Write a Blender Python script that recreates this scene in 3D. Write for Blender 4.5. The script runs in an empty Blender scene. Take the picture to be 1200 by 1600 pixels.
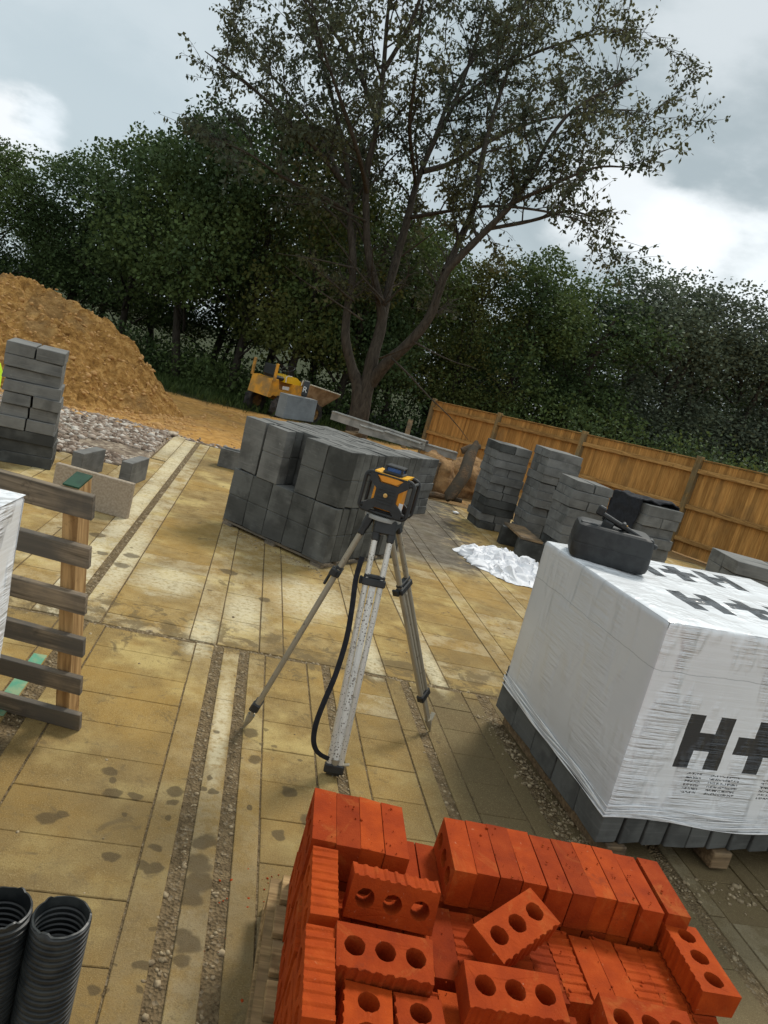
import bpy, bmesh, math, random
import numpy as np
from mathutils import Vector, Matrix, noise as mn
rad = math.radians
SC = bpy.context.scene
COL = SC.collection
random.seed(7)

# ------------------------------------------------------------------ camera
H = 1.573; FPX = 1110.0
PITCH, ROLL, YAW = rad(10.86), rad(-15.51), rad(11.72)
def w2f(v):
    c, s = math.cos(YAW), math.sin(YAW)
    return Vector((v[0]*c + v[1]*s, -v[0]*s + v[1]*c, v[2]))
_f = Vector((0, math.cos(PITCH), -math.sin(PITCH))); _u = Vector((0, math.sin(PITCH), math.cos(PITCH))); _x = Vector((1, 0, 0))
CX = w2f(_x*math.cos(ROLL) - _u*math.sin(ROLL)); CU = w2f(_x*math.sin(ROLL) + _u*math.cos(ROLL)); CF = w2f(_f)
cam = bpy.data.cameras.new('camera'); camo = bpy.data.objects.new('camera', cam); COL.objects.link(camo)
camo.matrix_world = Matrix(((CX.x, CU.x, -CF.x, 0), (CX.y, CU.y, -CF.y, 0), (CX.z, CU.z, -CF.z, H), (0, 0, 0, 1)))
cam.sensor_fit = 'HORIZONTAL'; cam.sensor_width = 36; cam.lens = FPX/1200*36
cam.clip_start = 0.05; cam.clip_end = 1000
SC.camera = camo
EYE = Vector((0, 0, H))
def ray(px, py): return (CX*((px-600)/FPX) - CU*((py-800)/FPX) + CF)
def at_z(px, py, z=0):
    d = ray(px, py); return EYE + d*((z-H)/d.z)
def at_depth(px, py, D): return EYE + ray(px, py)*D
def at_y(px, py, y):
    d = ray(px, py); return EYE + d*(y/d.y)

# ------------------------------------------------------------------ light
SUN_EL, SUN_AZ = rad(52), rad(38)       # azimuth measured from +y towards +x : ahead and to the right
W = bpy.data.worlds.new('World'); SC.world = W; W.use_nodes = True
nt = W.node_tree; N = nt.nodes; Lk = nt.links
for n in list(N): N.remove(n)
def nd(t, **k):
    n = N.new(t)
    for a, b in k.items(): setattr(n, a, b)
    return n
out = nd('ShaderNodeOutputWorld'); bg = nd('ShaderNodeBackground'); bg.inputs[1].default_value = 1.0
sky = nd('ShaderNodeTexSky'); sky.sky_type = 'NISHITA'; sky.sun_disc = False
sky.sun_elevation = SUN_EL; sky.sun_rotation = SUN_AZ
skm = nd('ShaderNodeVectorMath', operation='SCALE'); skm.inputs[3].default_value = 0.09
Lk.new(sky.outputs[0], skm.inputs[0])
tc = nd('ShaderNodeTexCoord')
mp = nd('ShaderNodeMapping'); mp.inputs['Scale'].default_value = (1.0, 1.0, 2.1); mp.inputs['Location'].default_value = (3.1, 1.7, 0.4)
Lk.new(tc.outputs['Generated'], mp.inputs[0])
n1 = nd('ShaderNodeTexNoise'); n1.inputs['Scale'].default_value = 1.7; n1.inputs['Detail'].default_value = 6; n1.inputs['Roughness'].default_value = .5
n1.inputs['Distortion'].default_value = .35
Lk.new(mp.outputs[0], n1.inputs['Vector'])
r1 = nd('ShaderNodeValToRGB'); e = r1.color_ramp.elements
e[0].position = .33; e[0].color = (.22, .275, .295, 1)
e[1].position = .72; e[1].color = (.47, .52, .54, 1)
m = r1.color_ramp.elements.new(.50); m.color = (.33, .39, .41, 1)
Lk.new(n1.outputs['Fac'], r1.inputs[0])
cur = r1.outputs[0]
n2 = nd('ShaderNodeTexNoise'); n2.inputs['Scale'].default_value = 5.5; n2.inputs['Detail'].default_value = 7; n2.inputs['Roughness'].default_value = .55
Lk.new(mp.outputs[0], n2.inputs['Vector'])
def cloud(px, py, size, soft, col, amt, warp=.16, d=None):
    """one bank of cloud standing in the given direction of the sky"""
    global cur
    d = ray(px, py).normalized() if d is None else Vector(d).normalized()
    dot = nd('ShaderNodeVectorMath', operation='DISTANCE'); dot.inputs[1].default_value = d
    nrm = nd('ShaderNodeVectorMath', operation='NORMALIZE'); Lk.new(tc.outputs['Generated'], nrm.inputs[0])
    Lk.new(nrm.outputs[0], dot.inputs[0])
    ad = nd('ShaderNodeMath', operation='MULTIPLY_ADD'); ad.inputs[1].default_value = -warp*2; 
    Lk.new(n2.outputs['Fac'], ad.inputs[0]); Lk.new(dot.outputs['Value'], ad.inputs[2])
    mr = nd('ShaderNodeMapRange'); mr.interpolation_type = 'SMOOTHSTEP'
    mr.inputs[1].default_value = size - warp; mr.inputs[2].default_value = size + soft - warp; mr.inputs[3].default_value = amt; mr.inputs[4].default_value = 0
    Lk.new(ad.outputs[0], mr.inputs[0])
    mx = nd('ShaderNodeMix', data_type='RGBA'); Lk.new(mr.outputs[0], mx.inputs[0]); Lk.new(cur, mx.inputs[6]); mx.inputs[7].default_value = (*col, 1)
    cur = mx.outputs[2]
cloud(260, 60, .20, .22, (.49, .545, .57), .7)
cloud(110, 260, .10, .16, (.33, .40, .43), .6)
cloud(1130, 190, .16, .22, (.285, .335, .35), .95)
cloud(1175, 0, .04, .12, (.52, .56, .575), .8)
cloud(965, 335, .025, .07, (.66, .69, .70), .9, .10)
cloud(1080, 405, .03, .075, (.72, .75, .76), .95, .10)
cloud(1195, 460, .025, .07, (.70, .74, .75), .9, .10)
cloud(0, 0, .75, .5, (.60, .64, .66), .85, .2, d=(-.1, -1, .62))     # unseen bright bank added behind the viewer, lighting faces turned towards it
cloud(-12, 190, .032, .04, (.68, .70, .71), .95, .10)
cloud(60, 190, .012, .03, (.72, .76, .79), .7, .06)
cm = nd('ShaderNodeMix', data_type='RGBA'); cm.inputs[0].default_value = .93
Lk.new(skm.outputs[0], cm.inputs[6]); Lk.new(cur, cm.inputs[7])
Lk.new(cm.outputs[2], bg.inputs[0]); Lk.new(bg.outputs[0], out.inputs[0])
sl = bpy.data.lights.new('sun', 'SUN'); sl.energy = 1.65; sl.angle = rad(14); sl.color = (1, .95, .86)
so = bpy.data.objects.new('sun', sl); COL.objects.link(so)
sd = Vector((math.sin(SUN_AZ)*math.cos(SUN_EL), math.cos(SUN_AZ)*math.cos(SUN_EL), math.sin(SUN_EL)))
so.rotation_euler = sd.to_track_quat('Z', 'Y').to_euler()
SC.view_settings.view_transform = 'Standard'; SC.view_settings.look = 'None'
SC.view_settings.exposure = 0.56; SC.view_settings.gamma = 1; SC.view_settings.use_curve_mapping = False
SC.render.engine = 'CYCLES'
SC.cycles.max_bounces = 5; SC.cycles.diffuse_bounces = 3; SC.cycles.transparent_max_bounces = 8

# ------------------------------------------------------------------ object helpers
def link(o, parent=None):
    COL.objects.link(o)
    if parent is not None: o.parent = parent
    return o
def tag(o, label=None, cat=None, group=None, kind=None):
    if label: o['label'] = label
    if cat: o['category'] = cat
    if group: o['group'] = group
    if kind: o['kind'] = kind
    return o
def empty(name, loc, rot=(0, 0, 0), label=None, cat=None, group=None):
    o = bpy.data.objects.new(name, None); o.location = loc; o.rotation_euler = rot; o.empty_display_size = .1
    link(o); return tag(o, label, cat, group)
def mesh(name, verts, faces, mats, parent=None, smooth=False, fmat=None):
    me = bpy.data.meshes.new(name)
    me.from_pydata([tuple(v) for v in verts], [], faces)
    for m_ in (mats if isinstance(mats, (list, tuple)) else [mats]): me.materials.append(m_)
    if smooth: me.polygons.foreach_set('use_smooth', [True]*len(me.polygons))
    if fmat: me.polygons.foreach_set('material_index', fmat)
    me.update(); o = bpy.data.objects.new(name, me); link(o, parent); return o
class MB:
    def __init__(s): s.v = []; s.f = []; s.mi = []
    def add(s, v, f, mi=0):
        b = len(s.v); s.v += [tuple(x) for x in v]; s.f += [tuple(i+b for i in q) for q in f]; s.mi += [mi]*len(f)
    def box(s, c, size, rot=None, ch=0.0, mi=0):
        x, y, z = size[0]/2, size[1]/2, size[2]/2; c = Vector(c)
        R = rot if rot is not None else Matrix.Identity(3)
        if ch <= 0:
            p = [Vector((a*x, b*y, d*z)) for a in (-1, 1) for b in (-1, 1) for d in (-1, 1)]
            f = [(0, 1, 3, 2), (4, 6, 7, 5), (0, 4, 5, 1), (2, 3, 7, 6), (0, 2, 6, 4), (1, 5, 7, 3)]
        else:
            p = []; idx = {}
            for a in (-1, 1):
                for b in (-1, 1):
                    for d in (-1, 1):
                        for k in range(3):
                            q = [a*(x-ch), b*(y-ch), d*(z-ch)]; q[k] = (a*x, b*y, d*z)[k]
                            idx[(a, b, d, k)] = len(p); p.append(Vector(q))
            f = []
            for a in (-1, 1):
                f.append(tuple(idx[(a, b, d, 0)] for b, d in ((-1, -1), (1, -1), (1, 1), (-1, 1))))
                f.append(tuple(idx[(b, a, d, 1)] for b, d in ((-1, -1), (1, -1), (1, 1), (-1, 1))))
                f.append(tuple(idx[(b, d, a, 2)] for b, d in ((-1, -1), (1, -1), (1, 1), (-1, 1))))
            for a in (-1, 1):
                for b in (-1, 1):
                    f.append((idx[(a, b, -1, 0)], idx[(a, b, 1, 0)], idx[(a, b, 1, 1)], idx[(a, b, -1, 1)]))
                    f.append((idx[(a, -1, b, 0)], idx[(a, 1, b, 0)], idx[(a, 1, b, 2)], idx[(a, -1, b, 2)]))
                    f.append((idx[(-1, a, b, 1)], idx[(1, a, b, 1)], idx[(1, a, b, 2)], idx[(-1, a, b, 2)]))
                    for d in (-1, 1): f.append(tuple(idx[(a, b, d, k)] for k in range(3)))
        s.add([c + R @ q for q in p], f, mi)
    def tube(s, pts, r, n=10, cap=True, mi=0, flat=1.0, up=None):
        pts = [Vector(p) for p in pts]; rs = r if isinstance(r, (list, tuple)) else [r]*len(pts)
        rings = []; pa = None
        for i, p in enumerate(pts):
            t = (pts[min(i+1, len(pts)-1)] - pts[max(i-1, 0)]).normalized()
            if pa is None:
                pa = up.copy() if up is not None else (Vector((0, 0, 1)) if abs(t.z) < .9 else Vector((1, 0, 0)))
            a = (pa - t*pa.dot(t)).normalized(); pa = a; b = t.cross(a)
            rings.append([p + a*math.cos(2*math.pi*k/n)*rs[i] + b*math.sin(2*math.pi*k/n)*rs[i]*flat for k in range(n)])
        v = [q for R_ in rings for q in R_]
        f = [(i*n+k, i*n+(k+1) % n, (i+1)*n+(k+1) % n, (i+1)*n+k) for i in range(len(pts)-1) for k in range(n)]
        if cap: f += [tuple(range(n))[::-1], tuple((len(pts)-1)*n+k for k in range(n))]
        s.add(v, f, mi)
    def prism(s, poly, z0, z1, M=None, mi=0):
        n = len(poly); v = [Vector((a, b, z0)) for a, b in poly] + [Vector((a, b, z1)) for a, b in poly]
        if M is not None: v = [M @ q for q in v]
        s.add(v, [tuple(range(n))[::-1], tuple(range(n, 2*n))] + [(i, (i+1) % n, n+(i+1) % n, n+i) for i in range(n)], mi)
    def lathe(s, prof, c=(0, 0, 0), n=24, mi=0):
        c = Vector(c); v = [c + Vector((r*math.cos(2*math.pi*k/n), r*math.sin(2*math.pi*k/n), z)) for r, z in prof for k in range(n)]
        s.add(v, [(i*n+k, i*n+(k+1) % n, (i+1)*n+(k+1) % n, (i+1)*n+k) for i in range(len(prof)-1) for k in range(n)], mi)
    def build(s, name, mats, parent=None, smooth=False, angle=None):
        o = mesh(name, s.v, s.f, mats, parent, smooth, s.mi)
        bm = bmesh.new(); bm.from_mesh(o.data); bmesh.ops.recalc_face_normals(bm, faces=bm.faces); bm.to_mesh(o.data); bm.free()
        if angle:
            o.data.polygons.foreach_set('use_smooth', [True]*len(o.data.polygons))
            o.data.set_sharp_from_angle(angle=rad(angle))
        return o
def rz(a): return Matrix.Rotation(a, 3, 'Z')
def copytree(src, loc=None, rot=None, scale=None, label=None):
    c = src.copy(); COL.objects.link(c)
    if loc is not None: c.location = loc
    if rot is not None: c.rotation_euler = rot
    if scale is not None: c.scale = scale
    if label: c['label'] = label
    for ch in src.children:
        k = ch.copy(); COL.objects.link(k); k.parent = c
        for g in ch.children:
            q = g.copy(); COL.objects.link(q); q.parent = k
    return c

# ------------------------------------------------------------------ materials
class NT:
    def __init__(s, name):
        s.m = bpy.data.materials.new(name); s.m.use_nodes = True; s.t = s.m.node_tree
        for n in list(s.t.nodes): s.t.nodes.remove(n)
        s.o = s.t.nodes.new('ShaderNodeOutputMaterial'); s.b = s.t.nodes.new('ShaderNodeBsdfPrincipled')
        s.l(s.b.outputs[0], s.o.inputs[0]); s.tc = s.t.nodes.new('ShaderNodeTexCoord'); s.geo = s.t.nodes.new('ShaderNodeNewGeometry')
        s.oi = s.t.nodes.new('ShaderNodeObjectInfo')
    def l(s, a, b): s.t.links.new(a, b)
    def n(s, t, **k):
        q = s.t.nodes.new(t)
        for a, b in k.items(): setattr(q, a, b)
        return q
    def put(s, inp, v):
        if hasattr(v, 'is_output') or isinstance(v, bpy.types.NodeSocket): s.l(v, inp)
        else: inp.default_value = v
    def math(s, op, a, b=0.0, c=0.0, clamp=False):
        q = s.n('ShaderNodeMath', operation=op, use_clamp=clamp)
        for i, v in enumerate((a, b, c)): s.put(q.inputs[i], v)
        return q.outputs[0]
    def vec(s, kind='Object', scale=(1, 1, 1), loc=(0, 0, 0), perobj=True):
        src = s.geo.outputs['Position'] if kind == 'World' else s.tc.outputs[kind]
        q = s.n('ShaderNodeMapping'); s.l(src, q.inputs[0]); q.inputs['Scale'].default_value = scale; q.inputs['Location'].default_value = loc
        if perobj and kind == 'Object':
            a = s.n('ShaderNodeVectorMath', operation='ADD'); s.l(q.outputs[0], a.inputs[0])
            m_ = s.math('MULTIPLY', s.oi.outputs['Random'], 37.0); cb = s.n('ShaderNodeCombineXYZ')
            for i in range(3): s.l(m_, cb.inputs[i])
            s.l(cb.outputs[0], a.inputs[1]); return a.outputs[0]
        return q.outputs[0]
    def noise(s, v, scale, detail=5, rough=.55, dist=0):
        q = s.n('ShaderNodeTexNoise'); s.l(v, q.inputs['Vector']); q.inputs['Scale'].default_value = scale
        q.inputs['Detail'].default_value = detail; q.inputs['Roughness'].default_value = rough; q.inputs['Distortion'].default_value = dist
        return q.outputs['Fac']
    def voro(s, v, scale, feat='F1', out='Distance', rnd=1.0):
        q = s.n('ShaderNodeTexVoronoi', feature=feat); s.l(v, q.inputs['Vector']); q.inputs['Scale'].default_value = scale
        q.inputs['Randomness'].default_value = rnd
        return q.outputs[out]
    def ramp(s, f, stops):
        q = s.n('ShaderNodeValToRGB'); s.put(q.inputs[0], f); el = q.color_ramp.elements
        while len(el) < len(stops): el.new(.5)
        for i, (p, c) in enumerate(stops):
            el[i].position = p; el[i].color = (*c, 1) if not isinstance(c, (int, float)) else (c, c, c, 1)
        return q.outputs[0]
    def step(s, f, a, b, lo=0.0, hi=1.0):
        q = s.n('ShaderNodeMapRange', interpolation_type='SMOOTHSTEP'); s.put(q.inputs[0], f)
        for i, v in enumerate((a, b, lo, hi)): q.inputs[i+1].default_value = v
        return q.outputs[0]
    def mix(s, f, a, b, mode='MIX'):
        q = s.n('ShaderNodeMix', data_type='RGBA', blend_type=mode); s.put(q.inputs[0], f)
        for i, v in ((6, a), (7, b)):
            if isinstance(v, tuple): q.inputs[i].default_value = (*v[:3], 1)
            else: s.l(v, q.inputs[i])
        return q.outputs[2]
    def bump(s, h, strength=.3, dist=.01, bevel=0):
        q = s.n('ShaderNodeBump'); s.l(h, q.inputs['Height']); q.inputs['Strength'].default_value = strength; q.inputs['Distance'].default_value = dist
        if bevel:
            bv = s.n('ShaderNodeBevel'); bv.samples = 3; bv.inputs[0].default_value = bevel; s.l(bv.outputs[0], q.inputs['Normal'])
        s.l(q.outputs[0], s.b.inputs['Normal'])
    def fin(s, col=None, rough=None, **k):
        if col is not None: s.put(s.b.inputs['Base Color'], (*col, 1) if isinstance(col, tuple) else col)
        if rough is not None: s.put(s.b.inputs['Roughness'], rough)
        if 'Specular_IOR_Level' not in k and 'Metallic' not in k and (not isinstance(rough, (int, float)) or rough > .65): s.b.inputs['Specular IOR Level'].default_value = .15
        for a, v in k.items(): s.put(s.b.inputs[a.replace('_', ' ')], v)
        return s.m
    def sep(s, v):
        q = s.n('ShaderNodeSeparateXYZ'); s.l(v, q.inputs[0]); return q.outputs
def simple(name, c0, c1, scale=20, rough=.7, bump=.2, bd=.004, bevel=0, metal=0, spread=.12, detail=5, **k):
    t = NT(name); v = t.vec(); f = t.noise(v, scale, detail)
    g = t.noise(v, scale*5, 4)
    c = t.mix(t.step(f, .35, .65), c0, c1)
    c = t.mix(1.0, c, t.ramp(t.oi.outputs['Random'], [(0, 1-spread), (1, 1+spread)]), 'MULTIPLY') if spread else c
    t.bump(t.math('ADD', f, t.math('MULTIPLY', g, .5)), bump, bd, bevel)
    return t.fin(c, rough, Metallic=metal, **k)

# aerated concrete block : blue grey with pale scuffs, dark damp areas and horizontal saw marks
def block_mat(name, dark=0.0, base=(.168, .167, .157)):
    t = NT(name); v = t.vec(); f = t.noise(v, 5, 6, .6); s = t.noise(t.vec(scale=(3, 3, 60)), 1.6, 3)
    g = t.noise(v, 90, 3)
    lo = tuple(x*(.62-dark*.2) for x in base); hi = tuple(x*(1.3-dark*.3) for x in base)
    c = t.ramp(f, [(.28, lo), (.5, base), (.72, hi)])
    c = t.mix(t.step(s, .5, .75, 0, .35), c, tuple(x*1.55 for x in base))
    sc = t.noise(v, 13, 8, .7, 1.2)
    c = t.mix(t.step(sc, .60, .70, 0, .5), c, tuple(x*1.9 for x in base))
    c = t.mix(t.step(t.noise(v, 3.1, 4), .55-dark*.15, .66-dark*.1, 0, .55+dark*.2), c, tuple(x*.42 for x in base))
    nz = t.sep(t.geo.outputs['True Normal'])[2]; c = t.mix(t.math('MULTIPLY', t.step(nz, .8, .95), t.step(t.noise(v, 4, 5), .3, .6, .1, .55)), c, (.27, .265, .25))     # grazing light on the tops, painted in as a paler mottled tone
    c = t.mix(1.0, c, t.ramp(t.oi.outputs['Random'], [(0, .90), (.6, 1.0), (1, 1.09)]), 'MULTIPLY')
    t.bump(t.math('ADD', t.math('MULTIPLY', g, .5), sc), .35, .004, .004)
    return t.fin(c, .9)
M = {}
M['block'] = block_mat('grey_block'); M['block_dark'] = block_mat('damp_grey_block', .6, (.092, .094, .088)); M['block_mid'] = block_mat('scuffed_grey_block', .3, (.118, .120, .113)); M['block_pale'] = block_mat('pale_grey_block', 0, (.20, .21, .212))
# red perforated brick
def brick_mat():
    t = NT('red_brick'); v = t.vec(); f = t.noise(v, 14, 6, .6); g = t.noise(v, 220, 3, .6)
    c = t.ramp(f, [(.3, (.285, .034, .004)), (.55, (.375, .049, .005)), (.75, (.45, .070, .010))])
    c = t.mix(t.step(t.noise(v, 55, 5, .7, .5), .66, .74, 0, .5), c, (.62, .30, .17))
    c = t.mix(t.step(t.voro(v, 130), .0, .14, .45, 0), c, (.50, .15, .07))
    c = t.mix(1.0, c, t.ramp(t.oi.outputs['Random'], [(0, (.70, .66, .66)), (.35, (.94, .9, .9)), (.7, (1.04, 1.1, 1.1)), (1, (1.10, 1.2, 1.1))]), 'MULTIPLY')
    du = t.noise(v, 7, 8, .7, .8); c = t.mix(t.step(du, .56, .68, 0, .38), c, (.46, .14, .030)); c = t.mix(t.step(t.noise(v, 11, 7, .75), .60, .70, 0, .45), c, (.17, .030, .010))
    t.bump(t.math('ADD', g, f), .55, .003, .0022)
    return t.fin(c, .82)
M['brick'] = brick_mat()
# timber
def wood(name, a, b, grey=None, gamt=0, axis='x', sc=1, rough=.8):
    t = NT(name); S = {'x': (1.4, 26, 26), 'y': (26, 1.4, 26), 'z': (26, 26, 1.4)}[axis]
    v = t.vec(scale=tuple(q*sc for q in S)); f = t.noise(v, 2.2, 7, .6, .6); g = t.noise(t.vec(), 4, 5, .6)
    c = t.ramp(f, [(.36, tuple(q*.7 for q in a)), (.64, b)])
    c = t.mix(t.step(t.noise(t.vec(), 9, 5, .7), .58, .68, 0, .6), c, tuple(q*.4 for q in a))
    if grey: c = t.mix(t.step(g, .5-gamt*.5, .75-gamt*.5, 0, .9), c, grey)
    c = t.mix(1.0, c, t.ramp(t.oi.outputs['Random'], [(0, .8), (1, 1.15)]), 'MULTIPLY')
    t.bump(f, .35, .003, .003); return t.fin(c, rough)
M['pallet'] = wood('weathered_pallet_board', (.17, .135, .095), (.38, .30, .21), (.12, .11, .095), .3)
M['pallet_new'] = wood('fresh_pallet_timber', (.42, .24, .10), (.60, .38, .17), axis='z')
M['pallet_pale'] = wood('pale_pallet_board', (.30, .19, .085), (.46, .31, .15), (.20, .14, .075), .1)
M['plank'] = wood('brown_plank', (.22, .14, .075), (.36, .25, .14), (.10, .08, .06), .2)
M['fence_rail'] = wood('treated_fence_rail', (.36, .19, .062), (.54, .31, .11), axis='x')
M['fence_post'] = wood('treated_fence_post', (.26, .16, .06), (.42, .27, .11), (.20, .16, .09), .3, 'z')
M['log'] = wood('split_log', (.09, .055, .03), (.20, .125, .07), (.07, .06, .045), .4, 'x')
def fence_mat():
    t = NT('feather_edge_boards'); p = t.tc.outputs['Object']; o = t.sep(p)
    bi = t.math('FLOOR', t.math('DIVIDE', o[0], .078)); wn = t.n('ShaderNodeTexWhiteNoise', noise_dimensions='1D'); t.l(bi, wn.inputs['W'])
    v = t.vec(scale=(22, 22, 1.6)); f = t.noise(v, 2, 6, .6, .4)
    c = t.ramp(f, [(.3, (.33, .155, .042)), (.7, (.58, .31, .095))])
    c = t.mix(1.0, c, t.ramp(wn.outputs['Value'], [(0, .72), (1, 1.2)]), 'MULTIPLY')
    c = t.mix(t.step(t.noise(t.vec(scale=(1, 1, .5)), 2.2, 4), .55, .7, 0, .5), c, (.20, .125, .055))
    t.bump(f, .3, .004); return t.fin(c, .85)
M['fence'] = fence_mat()
# white stretch film with wrinkles ; rects = printed black marks (u0,u1,v0,v1)
def film(name, axes, rects=(), text=None, tint=(.88, .895, .91), wr=1.0, wscale=(1, 1, 1), seam=None, shear=0, rough=.24):
    t = NT(name); o = t.sep(t.tc.outputs['Object']); u, w = o[axes[0]], o[axes[1]]
    wob = t.noise(t.tc.outputs['Object'], 9, 3); 
    uu = t.math('ADD', u, t.math('MULTIPLY', t.math('SUBTRACT', wob, .5), .012))
    if shear: uu = t.math('ADD', uu, t.math('MULTIPLY', w, shear))
    mask = None
    for (a, b, c_, d) in rects:
        k = t.math('MULTIPLY', t.math('MULTIPLY', t.math('GREATER_THAN', uu, a), t.math('LESS_THAN', uu, b)),
                   t.math('MULTIPLY', t.math('GREATER_THAN', w, c_), t.math('LESS_THAN', w, d)))
        mask = k if mask is None else t.math('MAXIMUM', mask, k)
    if text:
        for (a, b, c_, d) in text:
            cb = t.n('ShaderNodeCombineXYZ'); t.l(t.math('MULTIPLY', uu, 150), cb.inputs[0]); t.l(t.math('MULTIPLY', w, 150), cb.inputs[1])
            ch = t.math('GREATER_THAN', t.noise(cb.outputs[0], 1.0, 2, .6), .50)
            ln = t.math('LESS_THAN', t.math('FRACT', t.math('MULTIPLY', w, 62)), .55)
            k = t.math('MULTIPLY', t.math('MULTIPLY', t.math('GREATER_THAN', uu, a), t.math('LESS_THAN', uu, b)),
                       t.math('MULTIPLY', t.math('GREATER_THAN', w, c_), t.math('LESS_THAN', w, d)))
            k = t.math('MULTIPLY', k, t.math('MULTIPLY', ch, ln)); mask = k if mask is None else t.math('MAXIMUM', mask, k)
    v = t.n('ShaderNodeMapping'); t.l(t.tc.outputs['Object'], v.inputs[0]); v.inputs['Scale'].default_value = wscale
    h = t.noise(v.outputs[0], 16, 4, .55, .4); h2 = t.noise(v.outputs[0], 45, 3, .5)
    am = t.n('ShaderNodeMapping'); t.l(t.tc.outputs['Object'], am.inputs[0]); am.inputs['Scale'].default_value = (2.6, 2.6, .9); area = t.step(t.noise(am.outputs[0], 2.2, 3), .42, .58)
    hh = t.math('MULTIPLY', t.math('ADD', h, t.math('MULTIPLY', h2, .35)), t.math('MULTIPLY_ADD', area, .93, .07))
    t.bump(hh, min(1, .95*wr), .024)
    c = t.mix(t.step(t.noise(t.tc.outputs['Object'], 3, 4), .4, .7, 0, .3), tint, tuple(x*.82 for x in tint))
    if seam is not None:
        k = t.math('LESS_THAN', t.math('ABSOLUTE', t.math('SUBTRACT', w, t.math('MULTIPLY_ADD', wob, .02, seam))), .0018)
        c = t.mix(t.math('MULTIPLY', k, .45), c, (.2, .22, .23))
        k2 = t.step(t.math('ABSOLUTE', t.math('SUBTRACT', w, seam)), .0, .35, .12, 0); c = t.mix(k2, c, (.30, .33, .34))
    if mask is not None: c = t.mix(t.math('MULTIPLY', mask, .97), c, (.016, .020, .026))
    return t.fin(c, rough, Specular_IOR_Level=.6)
M['black_plastic'] = simple('black_plastic', (.012, .014, .015), (.022, .024, .024), 30, .5, .1, spread=0)
M['black_rubber'] = simple('black_rubber', (.012, .013, .014), (.024, .026, .026), 25, .62, .3, .002, spread=.05)
M['tyre'] = simple('tyre_rubber', (.018, .017, .016), (.05, .042, .035), 9, .85, .4, spread=0)
M['pipe'] = simple('corrugated_pipe_plastic', (.010, .012, .013), (.030, .032, .030), 22, .42, .15, .001, spread=.1)
M['yellow'] = simple('yellow_casing', (.85, .42, .012), (.95, .50, .02), 12, .4, .05, spread=0)
M['orange'] = simple('orange_casing', (.75, .27, .012), (.82, .32, .02), 12, .4, .05, spread=0)
M['dumper'] = simple('dumper_yellow_paint', (.36, .20, .05), (.80, .36, .02), 3.5, .5, .2, spread=0)
M['rim'] = simple('muddy_wheel_rim', (.10, .06, .03), (.30, .17, .05), 12, .8, .3, spread=0)
M['bonnet'] = simple('bright_bonnet_paint', (.85, .50, .01), (.9, .56, .02), 5, .4, .05, spread=0)
M['skip_dirt'] = simple('muddy_skip_paint', (.22, .13, .06), (.36, .24, .13), 6, .85, .4, .01, spread=0)
M['white_metal'] = simple('white_painted_bar', (.6, .55, .42), (.7, .66, .55), 10, .5, .05, spread=0)
M['brass'] = simple('brass', (.55, .33, .10), (.65, .42, .16), 10, .3, .05, metal=1, spread=0)
M['blue_glass'] = simple('blue_glass', (.02, .07, .22), (.04, .12, .32), 15, .12, .0, spread=0)
M['galv'] = simple('galvanised_steel', (.20, .20, .185), (.34, .33, .30), 7, .55, .15, metal=.3, spread=.1)
M['cloth_black'] = simple('black_cloth', (.008, .009, .012), (.016, .017, .022), 40, .95, .5, .004, spread=0)
M['sheet_white'] = simple('white_polythene', (.84, .84, .86), (.90, .90, .92), 6, .85, .1, .01, spread=0)
M['stone'] = simple('broken_stone', (.28, .22, .15), (.50, .42, .32), 14, .9, .5, .01, spread=.35)
M['clay_lump'] = simple('clay_lump', (.46, .24, .075), (.64, .38, .15), 9, .95, .7, .02, spread=.2)
M['stump'] = simple('clay_caked_wood', (.17, .095, .04), (.42, .24, .10), 5, .95, .9, .04, spread=0)
M['beige_slab'] = simple('beige_concrete_slab', (.30, .24, .17), (.40, .33, .25), 60, .9, .4, .003, .003)
M['green_paint'] = simple('green_paint', (.010, .045, .022), (.018, .07, .035), 20, .6, .1, spread=0)
M['hivis'] = simple('fluorescent_plastic', (.55, .85, .02), (.6, .9, .03), 20, .5, .1, spread=0)
M['white_litter'] = simple('white_scrap', (.7, .7, .7), (.8, .8, .8), 20, .6, .2)
M['label_white'] = simple('white_sticker', (.6, .6, .58), (.72, .72, .7), 60, .5, .0, spread=0)
# aluminium tripod tube with paint and cement spatter
def alu(name, base, spot, dens, rough=.35, metal=.75):
    t = NT(name); v = t.vec(); sp = t.voro(v, 95); nn = t.noise(v, 40, 5, .7)
    k = t.math('MAXIMUM', t.step(sp, dens-.05, dens+.04, 1, 0), t.step(nn, .60, .64, 0, .8))
    big = t.step(t.noise(v, 7, 3), .35, .5)
    k = t.math('MULTIPLY', k, big)
    c = t.mix(k, base, spot); c = t.mix(t.step(t.noise(v, 9, 5), .5, .8, 0, .5), c, tuple(x*.45 for x in base))
    t.bump(t.noise(v, 60, 4), .15, .002); 
    return t.fin(c, t.math('MULTIPLY_ADD', k, .4, rough), Metallic=t.math('MULTIPLY_ADD', k, -metal, metal))
M['alu'] = alu('spattered_aluminium', (.70, .68, .62), (.16, .13, .09), .22, .35, .3)
M['alu_white'] = alu('white_painted_aluminium', (.76, .75, .70), (.13, .105, .08), .30, .5, .0)
M['alu_dull'] = alu('dull_bronze_aluminium', (.36, .32, .24), (.12, .09, .06), .05, .5, .35)
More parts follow.
